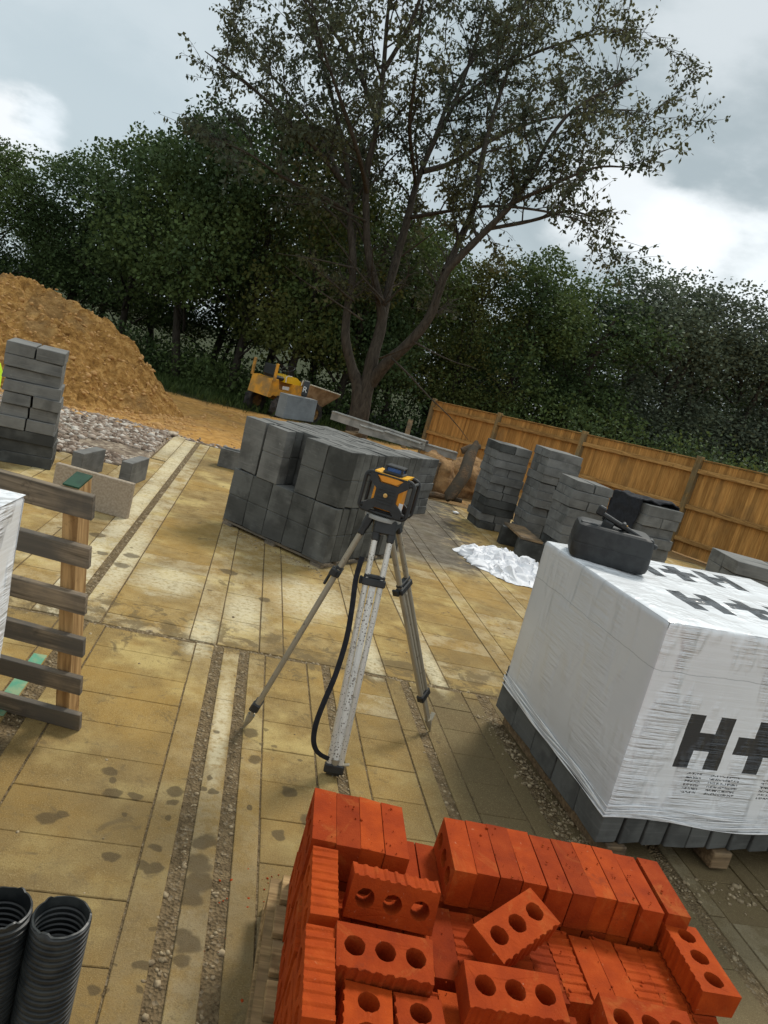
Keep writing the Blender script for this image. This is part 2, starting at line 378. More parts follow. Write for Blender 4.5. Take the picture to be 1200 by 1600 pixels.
# bark
def bark(name, a, b):
    t = NT(name); v = t.vec(scale=(6, 6, 1.5), perobj=False); f = t.noise(v, 3, 6, .65, .5)
    c = t.ramp(f, [(.3, a), (.7, b)]); t.bump(f, .7, .03); return t.fin(c, .92)
M['bark'] = bark('bark', (.025, .021, .016), (.085, .072, .056)); M['bark_dark'] = bark('dark_bark', (.03, .026, .02), (.08, .068, .055))
def leafmat(name, a, b, tr=.25, sc=.35):
    t = NT(name); v = t.n('ShaderNodeMapping'); t.l(t.geo.outputs['Position'], v.inputs[0])
    f = t.noise(v.outputs[0], sc, 3); rn = t.geo.outputs['Random Per Island']
    c = t.mix(t.step(f, .38, .62), a, b); c = t.mix(1.0, c, t.ramp(rn, [(0, .7), (.7, 1.0), (1, 1.25)]), 'MULTIPLY')
    t.fin(c, .6, Specular_IOR_Level=.12)
    td = t.n('ShaderNodeBsdfTranslucent'); t.l(c, td.inputs[0]); mx = t.n('ShaderNodeMixShader'); mx.inputs[0].default_value = tr
    t.l(t.b.outputs[0], mx.inputs[1]); t.l(td.outputs[0], mx.inputs[2]); t.l(mx.outputs[0], t.o.inputs[0]); return t.m
M['leaf_cherry'] = leafmat('cherry_leaves', (.070, .086, .055), (.110, .112, .052), .3, .5)
M['leaf_oak'] = leafmat('dark_broad_leaves', (.058, .095, .038), (.105, .150, .048), .2, .3)
M['leaf_hazel'] = leafmat('yellow_green_leaves', (.075, .098, .028), (.125, .135, .040), .2, .4)
M['leaf_far'] = leafmat('hazed_green_leaves', (.10, .125, .085), (.13, .16, .10), .2, .3)  # distance haze put into the leaf colour : paler and greyer green
M['grass'] = leafmat('grass_blades', (.035, .06, .015), (.07, .10, .03), .2, 1.5)

# ground : clay, grass and leaf litter
def ground_mat():
    t = NT('earth'); p = t.geo.outputs['Position']; o = t.sep(p); v = t.n('ShaderNodeMapping'); t.l(p, v.inputs[0]); v = v.outputs[0]
    f = t.noise(v, 1.1, 6, .6); g = t.noise(v, 9, 6, .65); h = t.noise(v, 45, 4, .6)
    clay = t.ramp(g, [(.3, (.33, .165, .045)), (.5, (.53, .285, .080)), (.72, (.68, .41, .15))])
    clay = t.mix(t.step(f, .45, .65, 0, .45), clay, (.27, .17, .08))
    dark = t.ramp(g, [(.3, (.020, .026, .010)), (.7, (.055, .065, .022))])
    # grass beyond the clay track, leaf litter under the trees
    e1 = t.math('ADD', o[1], t.math('MULTIPLY', t.math('SUBTRACT', f, .5), 3.0))
    e1 = t.math('ADD', e1, t.math('MULTIPLY', o[0], -.35))
    k = t.step(e1, 17.6, 18.8)
    c = t.mix(k, clay, dark)
    rub = t.ramp(t.voro(v, 22, out='Color'), [(.2, (.16, .12, .09)), (.6, (.30, .235, .17)), (.9, (.46, .39, .30))])
    kr = t.math('MULTIPLY', t.step(o[1], 10.4, 9.8), t.step(o[0], -.6, -1.0)); c = t.mix(kr, c, rub)
    # dark soil strip at the far end of the slab and to its right
    kd = t.math('MULTIPLY', t.step(o[0], .2, .8), t.step(o[1], 14.5, 12.5)); c = t.mix(t.math('MULTIPLY', kd, .7), c, (.20, .14, .075))
    t.bump(t.math('ADD', g, t.math('MULTIPLY', h, .5)), .8, .04); return t.fin(c, .95)
M['ground'] = ground_mat()
def heap_mat():
    t = NT('excavated_clay'); p = t.geo.outputs['Position']; v = t.n('ShaderNodeMapping'); t.l(p, v.inputs[0]); v = v.outputs[0]
    g = t.noise(v, 7, 8, .7); f = t.noise(v, 1.3, 4); w = t.voro(v, 11)
    c = t.ramp(g, [(.28, (.16, .075, .022)), (.5, (.46, .245, .070)), (.75, (.78, .48, .18))])
    c = t.mix(t.step(f, .5, .66, 0, .6), c, (.30, .19, .085))
    t.bump(t.math('ADD', g, t.math('MULTIPLY', w, .6)), 1.0, .09); return t.fin(c, .96)
M['heap'] = heap_mat()
# slab floor : tint.r = whitewash amount, tint.g = random, tint.b = beam flag
STAINS = [(-.215, 2.312, .030), (-.197, 2.264, .02), (-.178, 2.193, .032), (-.109, 2.197, .022), (-.342, 2.036, .036), (-.305, 2.051, .022), (.017, 2.253, .030), (.018, 2.191, .022),
 (.128, 2.353, .018), (.11, 2.288, .016), (.147, 2.284, .018), (.003, 1.875, .03), (-.03, 1.885, .02), (-.117, 1.895, .022), (.141, 2.014, .042), (.134, 1.912, .046), (.138, 1.837, .05),
 (.126, 1.775, .035), (.131, 1.627, .040), (.122, 1.568, .024), (.268, 2.71, .035), (.284, 2.517, .030), (.132, 2.668, .02), (-.069, 1.457, .018), (.031, 1.538, .016), (.04, 1.469, .012),
 (-.123, 2.1, .012), (.002, 1.961, .018), (.281, 2.226, .016), (.019, 2.109, .014), (-.86, 4.9, .05), (-.75, 4.55, .04), (-.58, 4.62, .05), (-.60, 4.4, .05), (.42, 2.35, .03), (.5, 2.2, .04), (.38, 2.1, .025), (.05, 4.7, .06), (.30, 4.3, .04)]
PALE = [(-.02, 3.62, .10, .35), (.18, 4.05, .14, .35), (.92, 3.75, .08, .32), (1.30, 3.72, .06, .35), (-.93, 9.0, .12, .8), (-.77, 8.2, .09, 1.6), (-.78, 6.0, .08, 1.2), (-.60, 4.6, .09, .8), (-.80, 4.3, .08, .6),
 (.60, 4.5, .30, .45), (.14, 2.75, .04, .5), (-.3, 4.3, .25, .3), (2.3, 1.6, .2, .25)]
def slab_mat():
    t = NT('slab_concrete'); p = t.geo.outputs['Position']; o = t.sep(p); v = t.n('ShaderNodeMapping'); t.l(p, v.inputs[0]); v = v.outputs[0]
    at = t.n('ShaderNodeAttribute', attribute_name='tint'); ts = t.n('ShaderNodeSeparateColor'); t.l(at.outputs['Color'], ts.inputs[0]); whi, rnd, beam = ts.outputs
    f = t.noise(v, 1.3, 5, .6); g = t.noise(v, 7, 7, .65); h = t.noise(v, 130, 4, .7); gr = t.noise(v, 38, 5, .7)
    c = t.ramp(g, [(.25, (.190, .120, .040)), (.5, (.305, .203, .073)), (.75, (.45, .325, .130))])
    c = t.mix(t.step(f, .40, .62, 0, .6), c, (.44, .262, .062))                  # ochre clay film
    c = t.mix(t.step(t.noise(v, 2.1, 6, .62), .49, .68, 0, .8), c, (.60, .46, .185))      # scoured paler concrete
    c = t.mix(t.math('MULTIPLY', t.step(o[0], .7, 1.25), t.step(o[1], 3.7, 3.3, 0, .85)), c, (.125, .098, .056))
    wm = t.math('MULTIPLY', whi, t.step(t.math('ADD', g, t.math('MULTIPLY', gr, .5)), .64, .86, .12, 1.0)); c = t.mix(wm, c, (.68, .61, .43))
    c = t.mix(1.0, c, t.ramp(rnd, [(0, .94), (1, 1.06)]), 'MULTIPLY')
    c = t.mix(t.step(t.voro(v, 85), .03, .17, .55, 0), c, (.10, .07, .04))           # specks
    c = t.mix(t.step(h, .58, .72, 0, .35), c, (.54, .42, .20))
    c = t.mix(t.step(h, .40, .30, 0, .4), c, (.11, .08, .045))
    c = t.mix(t.step(t.noise(v, 19, 8, .75, .8), .54, .66, 0, .45), c, (.17, .125, .065))
    c = t.mix(t.step(t.noise(v, 60, 6, .8), .56, .66, 0, .4), c, (.48, .38, .19))
    gn = t.noise(v, 260, 3, .8); c = t.mix(t.step(gn, .52, .66, 0, .42), c, (.58, .46, .24)); c = t.mix(t.step(gn, .47, .35, 0, .42), c, (.13, .088, .036))
    pit = t.voro(v, 160); c = t.mix(t.step(pit, .05, .20, .5, 0), c, (.10, .068, .032))
    # mud smears along a few tracks
    mv = t.n('ShaderNodeMapping'); t.l(p, mv.inputs[0]); mv.inputs['Scale'].default_value = (3.0, 3.0, 1); mv.inputs['Rotation'].default_value = (0, 0, .35)
    mud = t.noise(mv.outputs[0], 2.3, 9, .75, .6)
    near = t.step(t.math('ABSOLUTE', t.math('SUBTRACT', o[1], 3.62)), .05, .45, .12, 0)
    c = t.mix(t.step(t.math('ADD', mud, near), .57, .67, 0, .75), c, (.155, .112, .055))
    jn = t.noise(v, 5.5, 8, .75, .3); c = t.mix(t.step(jn, .56, .70, 0, .4), c, (.20, .145, .065))
    lg = t.noise(v, .8, 4, .55); c = t.mix(t.step(lg, .50, .66, 0, .42), c, (.165, .120, .062))
    c = t.mix(t.math('MULTIPLY', t.step(o[1], 3.2, 1.2, 0, .6), t.step(g, .25, .6, .3, 1)), c, (.17, .128, .070))
    pw = None
    for sx, sy, ra, rb in PALE:
        q = t.n('ShaderNodeVectorMath', operation='MULTIPLY_ADD'); t.l(p, q.inputs[0]); q.inputs[1].default_value = (1/ra, 1/rb, 0); q.inputs[2].default_value = (-sx/ra, -sy/rb, 0)
        ln = t.n('ShaderNodeVectorMath', operation='LENGTH'); t.l(q.outputs[0], ln.inputs[0])
        k = t.step(t.math('ADD', ln.outputs['Value'], t.math('MULTIPLY', t.math('SUBTRACT', g, .5), 1.7)), .35, 1.15, 1, 0); pw = k if pw is None else t.math('MAXIMUM', pw, k)
    c = t.mix(t.math('MULTIPLY', pw, t.step(gr, .32, .55, .12, .68)), c, (.72, .64, .43))
    # grey dust lane towards the stacks
    dx = t.math('SUBTRACT', o[0], t.math('MULTIPLY_ADD', o[1], .16, .85)); dm = t.step(t.math('ADD', t.math('ABSOLUTE', dx), t.math('MULTIPLY', t.math('SUBTRACT', g, .5), 1.6)), .28, .75, 1, 0)
    dm = t.math('MULTIPLY', dm, t.step(o[1], 5.7, 6.4)); c = t.mix(t.math('MULTIPLY', dm, .8), c, t.ramp(g, [(.35, (.055, .055, .055)), (.7, (.17, .165, .155))]))
    # damp splashes
    wv = t.n('ShaderNodeVectorMath', operation='ADD'); wn = t.n('ShaderNodeTexNoise'); t.l(v, wn.inputs['Vector']); wn.inputs['Scale'].default_value = 16; wn.inputs['Detail'].default_value = 2
    sc = t.n('ShaderNodeVectorMath', operation='SCALE'); sb = t.n('ShaderNodeVectorMath', operation='SUBTRACT'); t.l(wn.outputs['Color'], sb.inputs[0]); sb.inputs[1].default_value = (.5, .5, .5)
    t.l(sb.outputs[0], sc.inputs[0]); sc.inputs[3].default_value = .055; t.l(p, wv.inputs[0]); t.l(sc.outputs[0], wv.inputs[1])
    wet = None
    for sx, sy, sr in STAINS:
        q = t.n('ShaderNodeVectorMath', operation='DISTANCE'); t.l(wv.outputs[0], q.inputs[0]); q.inputs[1].default_value = (sx, sy, 0)
        k = t.step(q.outputs['Value'], sr*.78, sr*1.12, 1, 0); wet = k if wet is None else t.math('MAXIMUM', wet, k)
    sp = t.voro(wv.outputs[0], 9); spk = t.math('MULTIPLY', t.step(sp, .10, .115, 1, 0), t.step(t.noise(v, 1.1, 2), .50, .56)); wet = t.math('MAXIMUM', wet, t.math('MULTIPLY', spk, .8))
    c = t.mix(t.math('MULTIPLY', wet, .72), c, (.085, .060, .030))
    t.bump(t.math('ADD', t.math('ADD', g, t.math('MULTIPLY', gr, .5)), t.math('ADD', t.math('MULTIPLY', h, .45), t.math('MULTIPLY', gn, .3))), .8, .006)
    return t.fin(c, t.math('MULTIPLY_ADD', wet, -.25, .88))
M['slab'] = slab_mat()
def joint_mat():
    t = NT('joint_dirt'); p = t.geo.outputs['Position']; v = t.n('ShaderNodeMapping'); t.l(p, v.inputs[0]); v = v.outputs[0]
    g = t.noise(v, 22, 7, .7); w = t.voro(v, 95, out='Color')
    c = t.ramp(g, [(.3, (.105, .075, .040)), (.55, (.22, .158, .085)), (.8, (.38, .285, .155))])
    c = t.mix(t.step(w, .75, .85, 0, .6), c, (.30, .24, .16)); t.bump(t.math('ADD', g, t.voro(v, 95)), 1, .012); return t.fin(c, .95)
M['joint'] = joint_mat()

# ================================================================== SETTING
rng = np.random.default_rng(11)
def ez(x, y):
    """height of the earth around the slab"""
    if y < 7.22 and x < 7.4 or (x > -1.02 and y < 9.66 and x < 7.4): return -.16
    b = -.035 - .030*max(0, y-10.2); b = max(b, -.42)
    if y < 10.2 and x < -1: b = .0
    k = mn.noise(Vector((x*.7, y*.7, 0)))*.05 + mn.noise(Vector((x*2.6, y*2.6, 3)))*.022 + mn.noise(Vector((x*7, y*7, 5)))*.010
    return b + k*(1 if y > 10 else .5)
def grid(xs, ys, zf, name, mat, smooth=True):
    nx, ny = len(xs), len(ys)
    v = [(x, y, zf(x, y)) for y in ys for x in xs]
    f = [(j*nx+i, j*nx+i+1, (j+1)*nx+i+1, (j+1)*nx+i) for j in range(ny-1) for i in range(nx-1)]
    return mesh(name, v, f, mat, smooth=smooth)
def spaced(lo, a, b, hi, fine):
    mid = list(np.arange(a, b, fine)); L = []; x = a; st = fine
    while x > lo: st *= 1.35; x -= st; L.append(x)
    Rr = []; x = b; st = fine
    while x < hi: Rr.append(x); st *= 1.35; x += st
    return sorted(L) + mid + Rr + [hi+50]
tag(grid(spaced(-180, -9, 9, 180, .13), spaced(-30, 7, 21, 380, .13), ez, 'ground', M['ground']), kind='structure')

# slab : beams and infill blocks
def slab():
    V = []; F_ = []; C = []
    def blk(x0, x1, y0, y1, whi, beam):
        j = random.uniform(-.0012, .0012); c = .0022; z = j; r = random.random()
        if beam: z += .002
        b = len(V)
        V.extend([(x0, y0, -.1), (x1, y0, -.1), (x1, y1, -.1), (x0, y1, -.1), (x0, y0, z-c), (x1, y0, z-c), (x1, y1, z-c), (x0, y1, z-c),
                  (x0+c, y0+c, z), (x1-c, y0+c, z), (x1-c, y1-c, z), (x0+c, y1-c, z)])
        fs = [(8, 9, 10, 11)] + [(i+4, (i+1) % 4+4, (i+1) % 4+8, i+8) for i in range(4)] + [(i, (i+1) % 4, (i+1) % 4+4, i+4) for i in range(4)]
        F_.extend([tuple(q+b for q in f) for f in fs]); C.extend([(whi, r, float(beam), 1)]*len(fs))
    def column(x0, x1, ya, yb, ph, beam=False, whi=0.0):
        if beam:
            y = ya
            while y < yb-.02:
                L = random.uniform(1.6, 3.5); blk(x0, x1, y, min(y+L, yb), whi, True); y += L + .004
        else:
            k = math.floor((ya-ph)/.2175); y = ph + k*.2175
            while y < yb-.03:
                a, b_ = max(y+.0014, ya), min(y+.2161, yb)
                if b_-a > .04: blk(x0+random.uniform(0, .002), x1-random.uniform(0, .002), a, b_, whi+(.35 if random.random() < .07 else 0), False)
                y += .2175
    y0, y1 = .3, 3.49
    for a, b, bm_, w in [(-.705, -.642, 1, 0), (-.572, -.493, 1, 0), (-.487, -.043, 0, 0), (-.038, .050, 1, .1), (.103, .182, 1, .35), (.235, .314, 1, .15), (.320, .535, 0, 0),
                         (.541, .618, 1, 0), (.664, .748, 1, 0), (.755, .972, 0, 0), (.978, 1.058, 1, 0), (1.108, 1.190, 1, 0), (1.197, 1.410, 0, 0), (1.417, 1.50, 1, 0), (1.575, 1.92, 0, 0), (1.985, 2.055, 1, .2),
                         (2.062, 2.283, 0, 0), (2.29, 2.372, 1, 0)]:
        column(a, b, y0, y1, 1.523, bm_, w)
    x = 2.38
    while x < 7.3: column(x, x+.44, y0, y1, 1.523, 0, 0); column(x+.446, x+.54, y0, y1, 0, 1, .1); x += .546
    x = -.712
    while x > -6: column(x-.44, x, y0, y1, 1.6, 0, 0); column(x-.54, x-.446, y0, y1, 0, 1, .1); x -= .60
    y0, y1 = 3.515, 9.68
    for a, b, bm_, w in [(-.652, -.527, 1, .6), (-.520, -.083, 0, .05), (-.078, .058, 1, .3), (.064, .281, 0, .3), (.287, .411, 1, .2), (.417, .846, 0, .05), (.852, .986, 1, .35), (.992, 1.240, 0, 0), (1.246, 1.350, 1, .5),
                         (1.356, 1.79, 0, 0), (1.796, 1.92, 1, .3)]:
        column(a, b, y0, y1, 4.526, bm_, w)
    column(-.852, -.708, y0, 9.72, 0, 1, .85)
    column(-1.01, -.860, 8.0, 9.9, 4.526, 1, .8); column(-1.09, -.858, y0, 7.95, 4.526, 0, .2)
    x = 1.926
    while x < 7.3: column(x, x+.43, y0, y1, 4.526, 0, .05); column(x+.436, x+.56, y0, y1, 0, 1, .3); x += .566
    x = -1.096
    while x > -6: column(x-.10, x, y0, 7.28, 0, 1, .4); column(x-.545, x-.106, y0, 7.25, 4.6, 0, .1); x -= .551
    me = bpy.data.meshes.new('concrete_floor'); me.from_pydata(V, [], F_); me.materials.append(M['slab'])
    at = me.color_attributes.new('tint', 'FLOAT_COLOR', 'CORNER'); arr = []
    for p, c in zip(me.polygons, C): arr.extend(list(c)*p.loop_total)
    at.data.foreach_set('color', arr); o = bpy.data.objects.new('concrete_floor', me); link(o); tag(o, kind='structure')
slab()
jd = grid(list(np.arange(-6.2, 7.45, .6)), list(np.arange(.2, 9.8, .6)), lambda x, y: -.0038, 'joint_bedding', M['joint'])
for v in jd.data.vertices:      # the bedding stops where the slab stops
    if v.co.x < -1.05 and v.co.y > 7.2: v.co.z = -.07
tag(jd, kind='structure')

ICO = None
def ico():
    global ICO
    if ICO is None:
        bm = bmesh.new(); bmesh.ops.create_icosphere(bm, subdivisions=1, radius=1); ICO = (np.array([v.co[:] for v in bm.verts]), np.array([[v.index for v in f.verts] for f in bm.faces])); bm.free()
    return ICO
def npmesh(name, V, F_, mat, smooth=False):
    me = bpy.data.meshes.new(name); n = F_.shape[1]; me.vertices.add(len(V)); me.vertices.foreach_set('co', V.astype(np.float32).ravel())
    me.loops.add(F_.size); me.loops.foreach_set('vertex_index', F_.astype(np.int32).ravel())
    me.polygons.add(len(F_)); me.polygons.foreach_set('loop_start', np.arange(0, F_.size, n, dtype=np.int32)); me.polygons.foreach_set('loop_total', np.full(len(F_), n, dtype=np.int32))
    if smooth: me.polygons.foreach_set('use_smooth', np.ones(len(F_), bool))
    me.materials.append(mat); me.update(calc_edges=True); return me
def stones(name, pts, sizes, mat, flat=.6):
    v, f = ico(); n = len(pts); nv = len(v)
    s = np.asarray(sizes)[:, None, None]*rng.uniform(.6, 1.25, (n, 1, 3))*np.array([1, 1, flat])
    a = rng.uniform(0, 6.28, n); c, sn = np.cos(a), np.sin(a)
    w = v[None]*s*rng.uniform(.78, 1.15, (n, nv, 1)); x = w[..., 0]*c[:, None]-w[..., 1]*sn[:, None]; y = w[..., 0]*sn[:, None]+w[..., 1]*c[:, None]
    w = np.stack([x, y, w[..., 2]], -1) + np.asarray(pts)[:, None]
    F_ = (f[None] + (np.arange(n)*nv)[:, None, None]).reshape(-1, 3)
    me = npmesh(name, w.reshape(-1, 3), F_, mat); o = bpy.data.objects.new(name, me); link(o); return o
# rubble hardcore left of the slab end
P = []; S = []
for _ in range(5200):
    x = -1.06 - abs(rng.normal(0, 1.1)); y = rng.uniform(7.25, 10.4)
    if x > -1.08 and y < 9.9: continue
    if mn.noise(Vector((x*1.3, y*1.3, 0))) < -.12: continue
    P.append((x, y, .005 + ez(x, y))); S.append(abs(rng.normal(.016, .014))+.007)
for _ in range(900):
    x = rng.uniform(-1.2, 1.2); y = 9.75 + abs(rng.normal(0, .16)); P.append((x, y, ez(x, y)+.01)); S.append(abs(rng.normal(.014, .014))+.006)
def rubmat():
    t = NT('rubble'); c = t.ramp(t.geo.outputs['Random Per Island'], [(0, (.13, .095, .07)), (.35, (.27, .20, .15)), (.7, (.40, .33, .27)), (1, (.62, .57, .50))])
    return t.fin(c, .9)
M['rubble'] = rubmat()
tag(stones('rubble', P, S, M['rubble']), 'broken stone and brick rubble spread beside the far end of the slab', 'rubble', kind='stuff')
P = []; S = []
for (a, b) in ((.052, .101), (.184, .233), (.62, .662), (1.06, 1.106), (1.505, 1.57), (-.64, -.575), (1.925, 1.98)):
    for _ in range(190): P.append((rng.normal((a+b)/2, (b-a)*.36), rng.uniform(.5, 3.5), -.003)); S.append(abs(rng.normal(.0035, .003))+.002)
for _ in range(500): P.append((rng.uniform(-1.2, 2.3), 3.50+rng.normal(0, .02), -.006)); S.append(abs(rng.normal(.004, .004))+.002)
for _ in range(500): P.append((rng.uniform(-.705, -.655), rng.uniform(3.6, 9.6), -.008)); S.append(abs(rng.normal(.006, .005))+.002)
for _ in range(260): P.append((rng.uniform(-1, 3), rng.uniform(1, 9), .001)); S.append(abs(rng.normal(.003, .003))+.0015)
for _ in range(900):
    k_ = random.random()
    if k_ < .5: a_ = random.random(); x, y = 1.66-.12*a_, 2.2+1.05*a_; x -= abs(random.gauss(0, .05))
    elif k_ < .8: x, y = random.uniform(1.5, 2.8), 2.17-abs(random.gauss(0, .07))
    else: a_ = random.random(); x, y = -.05+.8*a_, 5.88-.70*a_; y -= abs(random.gauss(0, .08)); x -= .03
    P.append((x, y, .001)); S.append(abs(random.gauss(.003, .004))+.0015)
M['grit'] = simple('grit', (.19, .14, .08), (.42, .33, .20), 40, .95, .3, spread=0)
tag(stones('grit', P, S, M['grit'], .7), 'loose grit and small stones in the floor joints', 'grit', kind='stuff')
# green painted marks on the left beam
M['green_mark'] = simple('green_spray_paint', (.10, .32, .20), (.26, .36, .20), 18, .8, .3, spread=0)
mb = MB(); mb.box((-.672, 2.80, .0055), (.056, .52, .003), ch=.001); gm = mb.build('painted_mark', M['green_mark']); tag(gm, 'green paint along the floor beam behind the standing pallet', 'paint mark')

# spoil heap
HC = [(-9, 1.25), (-6.5, 1.55), (-4.48, 1.42), (-4.09, 1.47), (-3.83, 1.35), (-3.47, 1.29), (-2.94, 1.17), (-2.76, 1.05), (-2.39, .98), (-2.08, .74), (-1.75, .45), (-1.40, .10), (-1.15, -.1), (-.9, -.5)]
def hz(x, y):
    x = x + .10*max(0, min(1, (x+4)/1.5)) + (.12 if y < 12.3 else 0)*0
    h = np.interp(x, [a for a, b in HC], [b for a, b in HC]); dc = 12.8
    s = .54 if y < dc else .75; q = math.sqrt((y-dc)**2 + .02) - .14
    z = h + .05 - s*q
    p = Vector((x, y, 0)); a = mn.fractal(p*1.5, 1, 2.1, 4)*.16 + mn.fractal(p*6, .9, 2.1, 4)*.060 + max(0, mn.noise(p*3.1))*.10 + (mn.cell(p*9)-.5)*.045 + (mn.cell(p*4)-.5)*.03
    return z + a*min(1, max(0, (z+.35)/.5))
hp = grid(list(np.arange(-8.5, -.8, .045)), list(np.arange(8.6, 15.6, .055)), hz, 'spoil_heap', M['heap'], smooth=False)
tag(hp, 'large mound of excavated orange clay at the left', 'spoil heap')
P = []; S = []
for _ in range(2600):
    x = rng.uniform(-6, -1.0); y = rng.uniform(9.4, 13.2); z = max(hz(x, y), ez(x, y)); P.append((x, y, z)); S.append(abs(rng.normal(.014, .016))+.006)
for _ in range(500):
    x = rng.uniform(-2.2, 4); y = rng.uniform(10.2, 16); P.append((x, y, ez(x, y))); S.append(abs(rng.normal(.014, .02))+.006)
tag(stones('clay_crumbs', P, S, M['clay_lump'], .8), 'loose crumbs of orange clay on the mound and track', 'clay crumbs', kind='stuff')

# ------------------------------------------------------------------ leaves
def leafmesh(name, C, A, L, Wd, mat):
    """C centres, A axis directions (n,3); rhombic leaves bent along the rib"""
    n = len(C); A = A/np.linalg.norm(A, axis=1)[:, None]; r = rng.normal(size=(n, 3)); B = np.cross(A, r); B /= np.linalg.norm(B, axis=1)[:, None]+1e-9
    L = np.asarray(L)[:, None]*np.ones((n, 1)); Wd = L*Wd
    V = np.stack([C, C+A*L*.5+B*Wd, C+A*L, C+A*L*.5-B*Wd], 1).reshape(-1, 3)
    F_ = np.arange(4*n).reshape(n, 4); return npmesh(name, V, F_, mat)
def limb(mb, p0, d, length, r0, r1, n=5, wob=.12, up=.1, sides=5):
    pts = [Vector(p0)]; d = Vector(d).normalized()
    for i in range(n):
        d = (d + Vector((random.gauss(0, wob), random.gauss(0, wob), random.gauss(0, wob)+up*.3))).normalized(); pts.append(pts[-1] + d*length/n)
    mb.tube(pts, [r0+(r1-r0)*i/n for i in range(n+1)], sides, cap=False); return pts

# ------------------------------------------------------------------ the big multi-stemmed tree
TD = 17.6
TD = 18.2; base = at_depth(566, 640, TD); base.z = -.42
stems = [
 [(562, 652, 0, .26), (560, 615, 0, .21), (550, 575, -.1, .15), (540, 530, -.3, .14), (543, 480, -.4, .13), (552, 420, -.5, .125), (547, 350, -.5, .12), (546, 290, -.6, .10), (530, 200, -.9, .075), (505, 100, -1.3, .055), (470, -20, -1.8, .04), (430, -130, -2.2, .02)],
 [(568, 652, .1, .28), (574, 600, 0, .22), (583, 555, -.1, .19), (596, 505, -.1, .16), (592, 465, -.3, .14), (576, 400, -.5, .13), (572, 335, -.7, .12), (574, 265, -.8, .11), (590, 190, -1.0, .095), (599, 110, -1.1, .08), (606, 20, -1.2, .06), (620, -100, -1.2, .03)],
 [(596, 505, -.1, .15), (607, 450, .1, .13), (622, 395, .2, .125), (636, 345, .3, .12), (650, 290, .5, .11), (676, 225, .6, .10), (708, 165, .8, .08), (736, 90, 1.0, .06), (762, 0, 1.2, .045), (785, -110, 1.4, .02)],
 [(580, 598, 0, .19), (604, 568, -.4, .17), (640, 535, -.8, .15), (673, 492, -1.1, .13), (694, 432, -1.3, .13), (722, 398, -1.5, .12), (762, 358, -1.7, .11), (800, 318, -1.9, .10), (832, 270, -2.1, .08), (862, 212, -2.2, .06), (905, 165, -2.4, .045), (990, 120, -2.6, .02)],
 [(696, 425, -1.3, .12), (716, 380, -1.0, .10), (742, 320, -.7, .09), (752, 255, -.5, .085), (772, 175, -.3, .07), (800, 90, 0, .05), (826, -20, .3, .03)],
 [(660, 268, .5, .09), (705, 255, 1.0, .08), (762, 222, 1.4, .065), (835, 190, 1.8, .05), (920, 176, 2.1, .035), (985, 172, 2.3, .02), (1040, 186, 2.5, .01)],
 [(590, 190, -1.0, .08), (566, 125, -.6, .07), (528, 60, -.2, .05), (480, 0, .2, .04), (430, -70, .6, .02)],
 [(547, 300, -.6, .08), (500, 240, -1.2, .065), (440, 180, -1.8, .05), (380, 125, -2.3, .035), (320, 80, -2.8, .015)],
 [(545, 330, -.5, .07), (500, 305, -1.3, .05), (440, 275, -2.2, .04), (385, 238, -3.0, .02), (330, 215, -3.6, .01)],
 [(600, 110, -1.1, .07), (642, 35, -1.6, .055), (676, -60, -2.2, .03)],
 [(640, 340, .3, .07), (700, 330, -.6, .05), (770, 322, -1.6, .04), (850, 330, -2.4, .03), (930, 352, -3, .012)],
 [(762, 358, -1.7, .06), (830, 345, -1.4, .05), (890, 330, -1.2, .035), (940, 345, -1, .012)],
 [(550, 330, -.5, .07), (520, 250, 1.0, .06), (470, 170, 2.2, .045), (400, 90, 3.2, .03), (350, 10, 3.8, .015)],
 [(676, 225, .6, .07), (720, 120, 2.0, .06), (790, 40, 3.2, .04), (860, -40, 4, .02)],
 [(800, 318, -1.9, .06), (860, 290, -2.6, .045), (930, 262, -3.2, .03), (985, 262, -3.6, .012)],
 [(708, 165, .8, .06), (780, 110, .2, .05), (870, 70, -.4, .035), (950, 50, -.8, .02), (1010, 45, -1, .01)],
 [(573, 300, -.8, .07), (560, 240, -2.2, .06), (530, 150, -3.2, .045), (500, 60, -4, .03), (480, -40, -4.4, .015)],
 [(650, 290, .5, .06), (640, 200, -1.4, .055), (650, 110, -2.6, .04), (660, 0, -3.2, .02)],
]
tb = MB(); LC = []; LA = []; BR = []
def twig_leaves(pts, n, droop=.9):
    for _ in range(n):
        t = random.random()**.7*(len(pts)-1); i = min(int(t), len(pts)-2); p = pts[i].lerp(pts[i+1], t-i)
        LC.append(p + Vector((random.gauss(0, .05), random.gauss(0, .05), random.gauss(0, .04)-.02)))
        LA.append((random.gauss(0, .55), random.gauss(0, .55), random.gauss(-.5, .5)*droop))
def curve(P_, r, sub=4):
    out_p = []; out_r = []
    for i in range(len(P_)-1):
        p0 = P_[max(i-1, 0)]; p1 = P_[i]; p2 = P_[i+1]; p3 = P_[min(i+2, len(P_)-1)]
        for k in range(sub):
            t = k/sub; out_p.append(.5*((2*p1) + (p2-p0)*t + (2*p0-5*p1+4*p2-p3)*t*t + (3*p1-p0-3*p2+p3)*t**3)); out_r.append(r[i]+(r[i+1]-r[i])*t)
    out_p.append(P_[-1]); out_r.append(r[-1]); return out_p, out_r
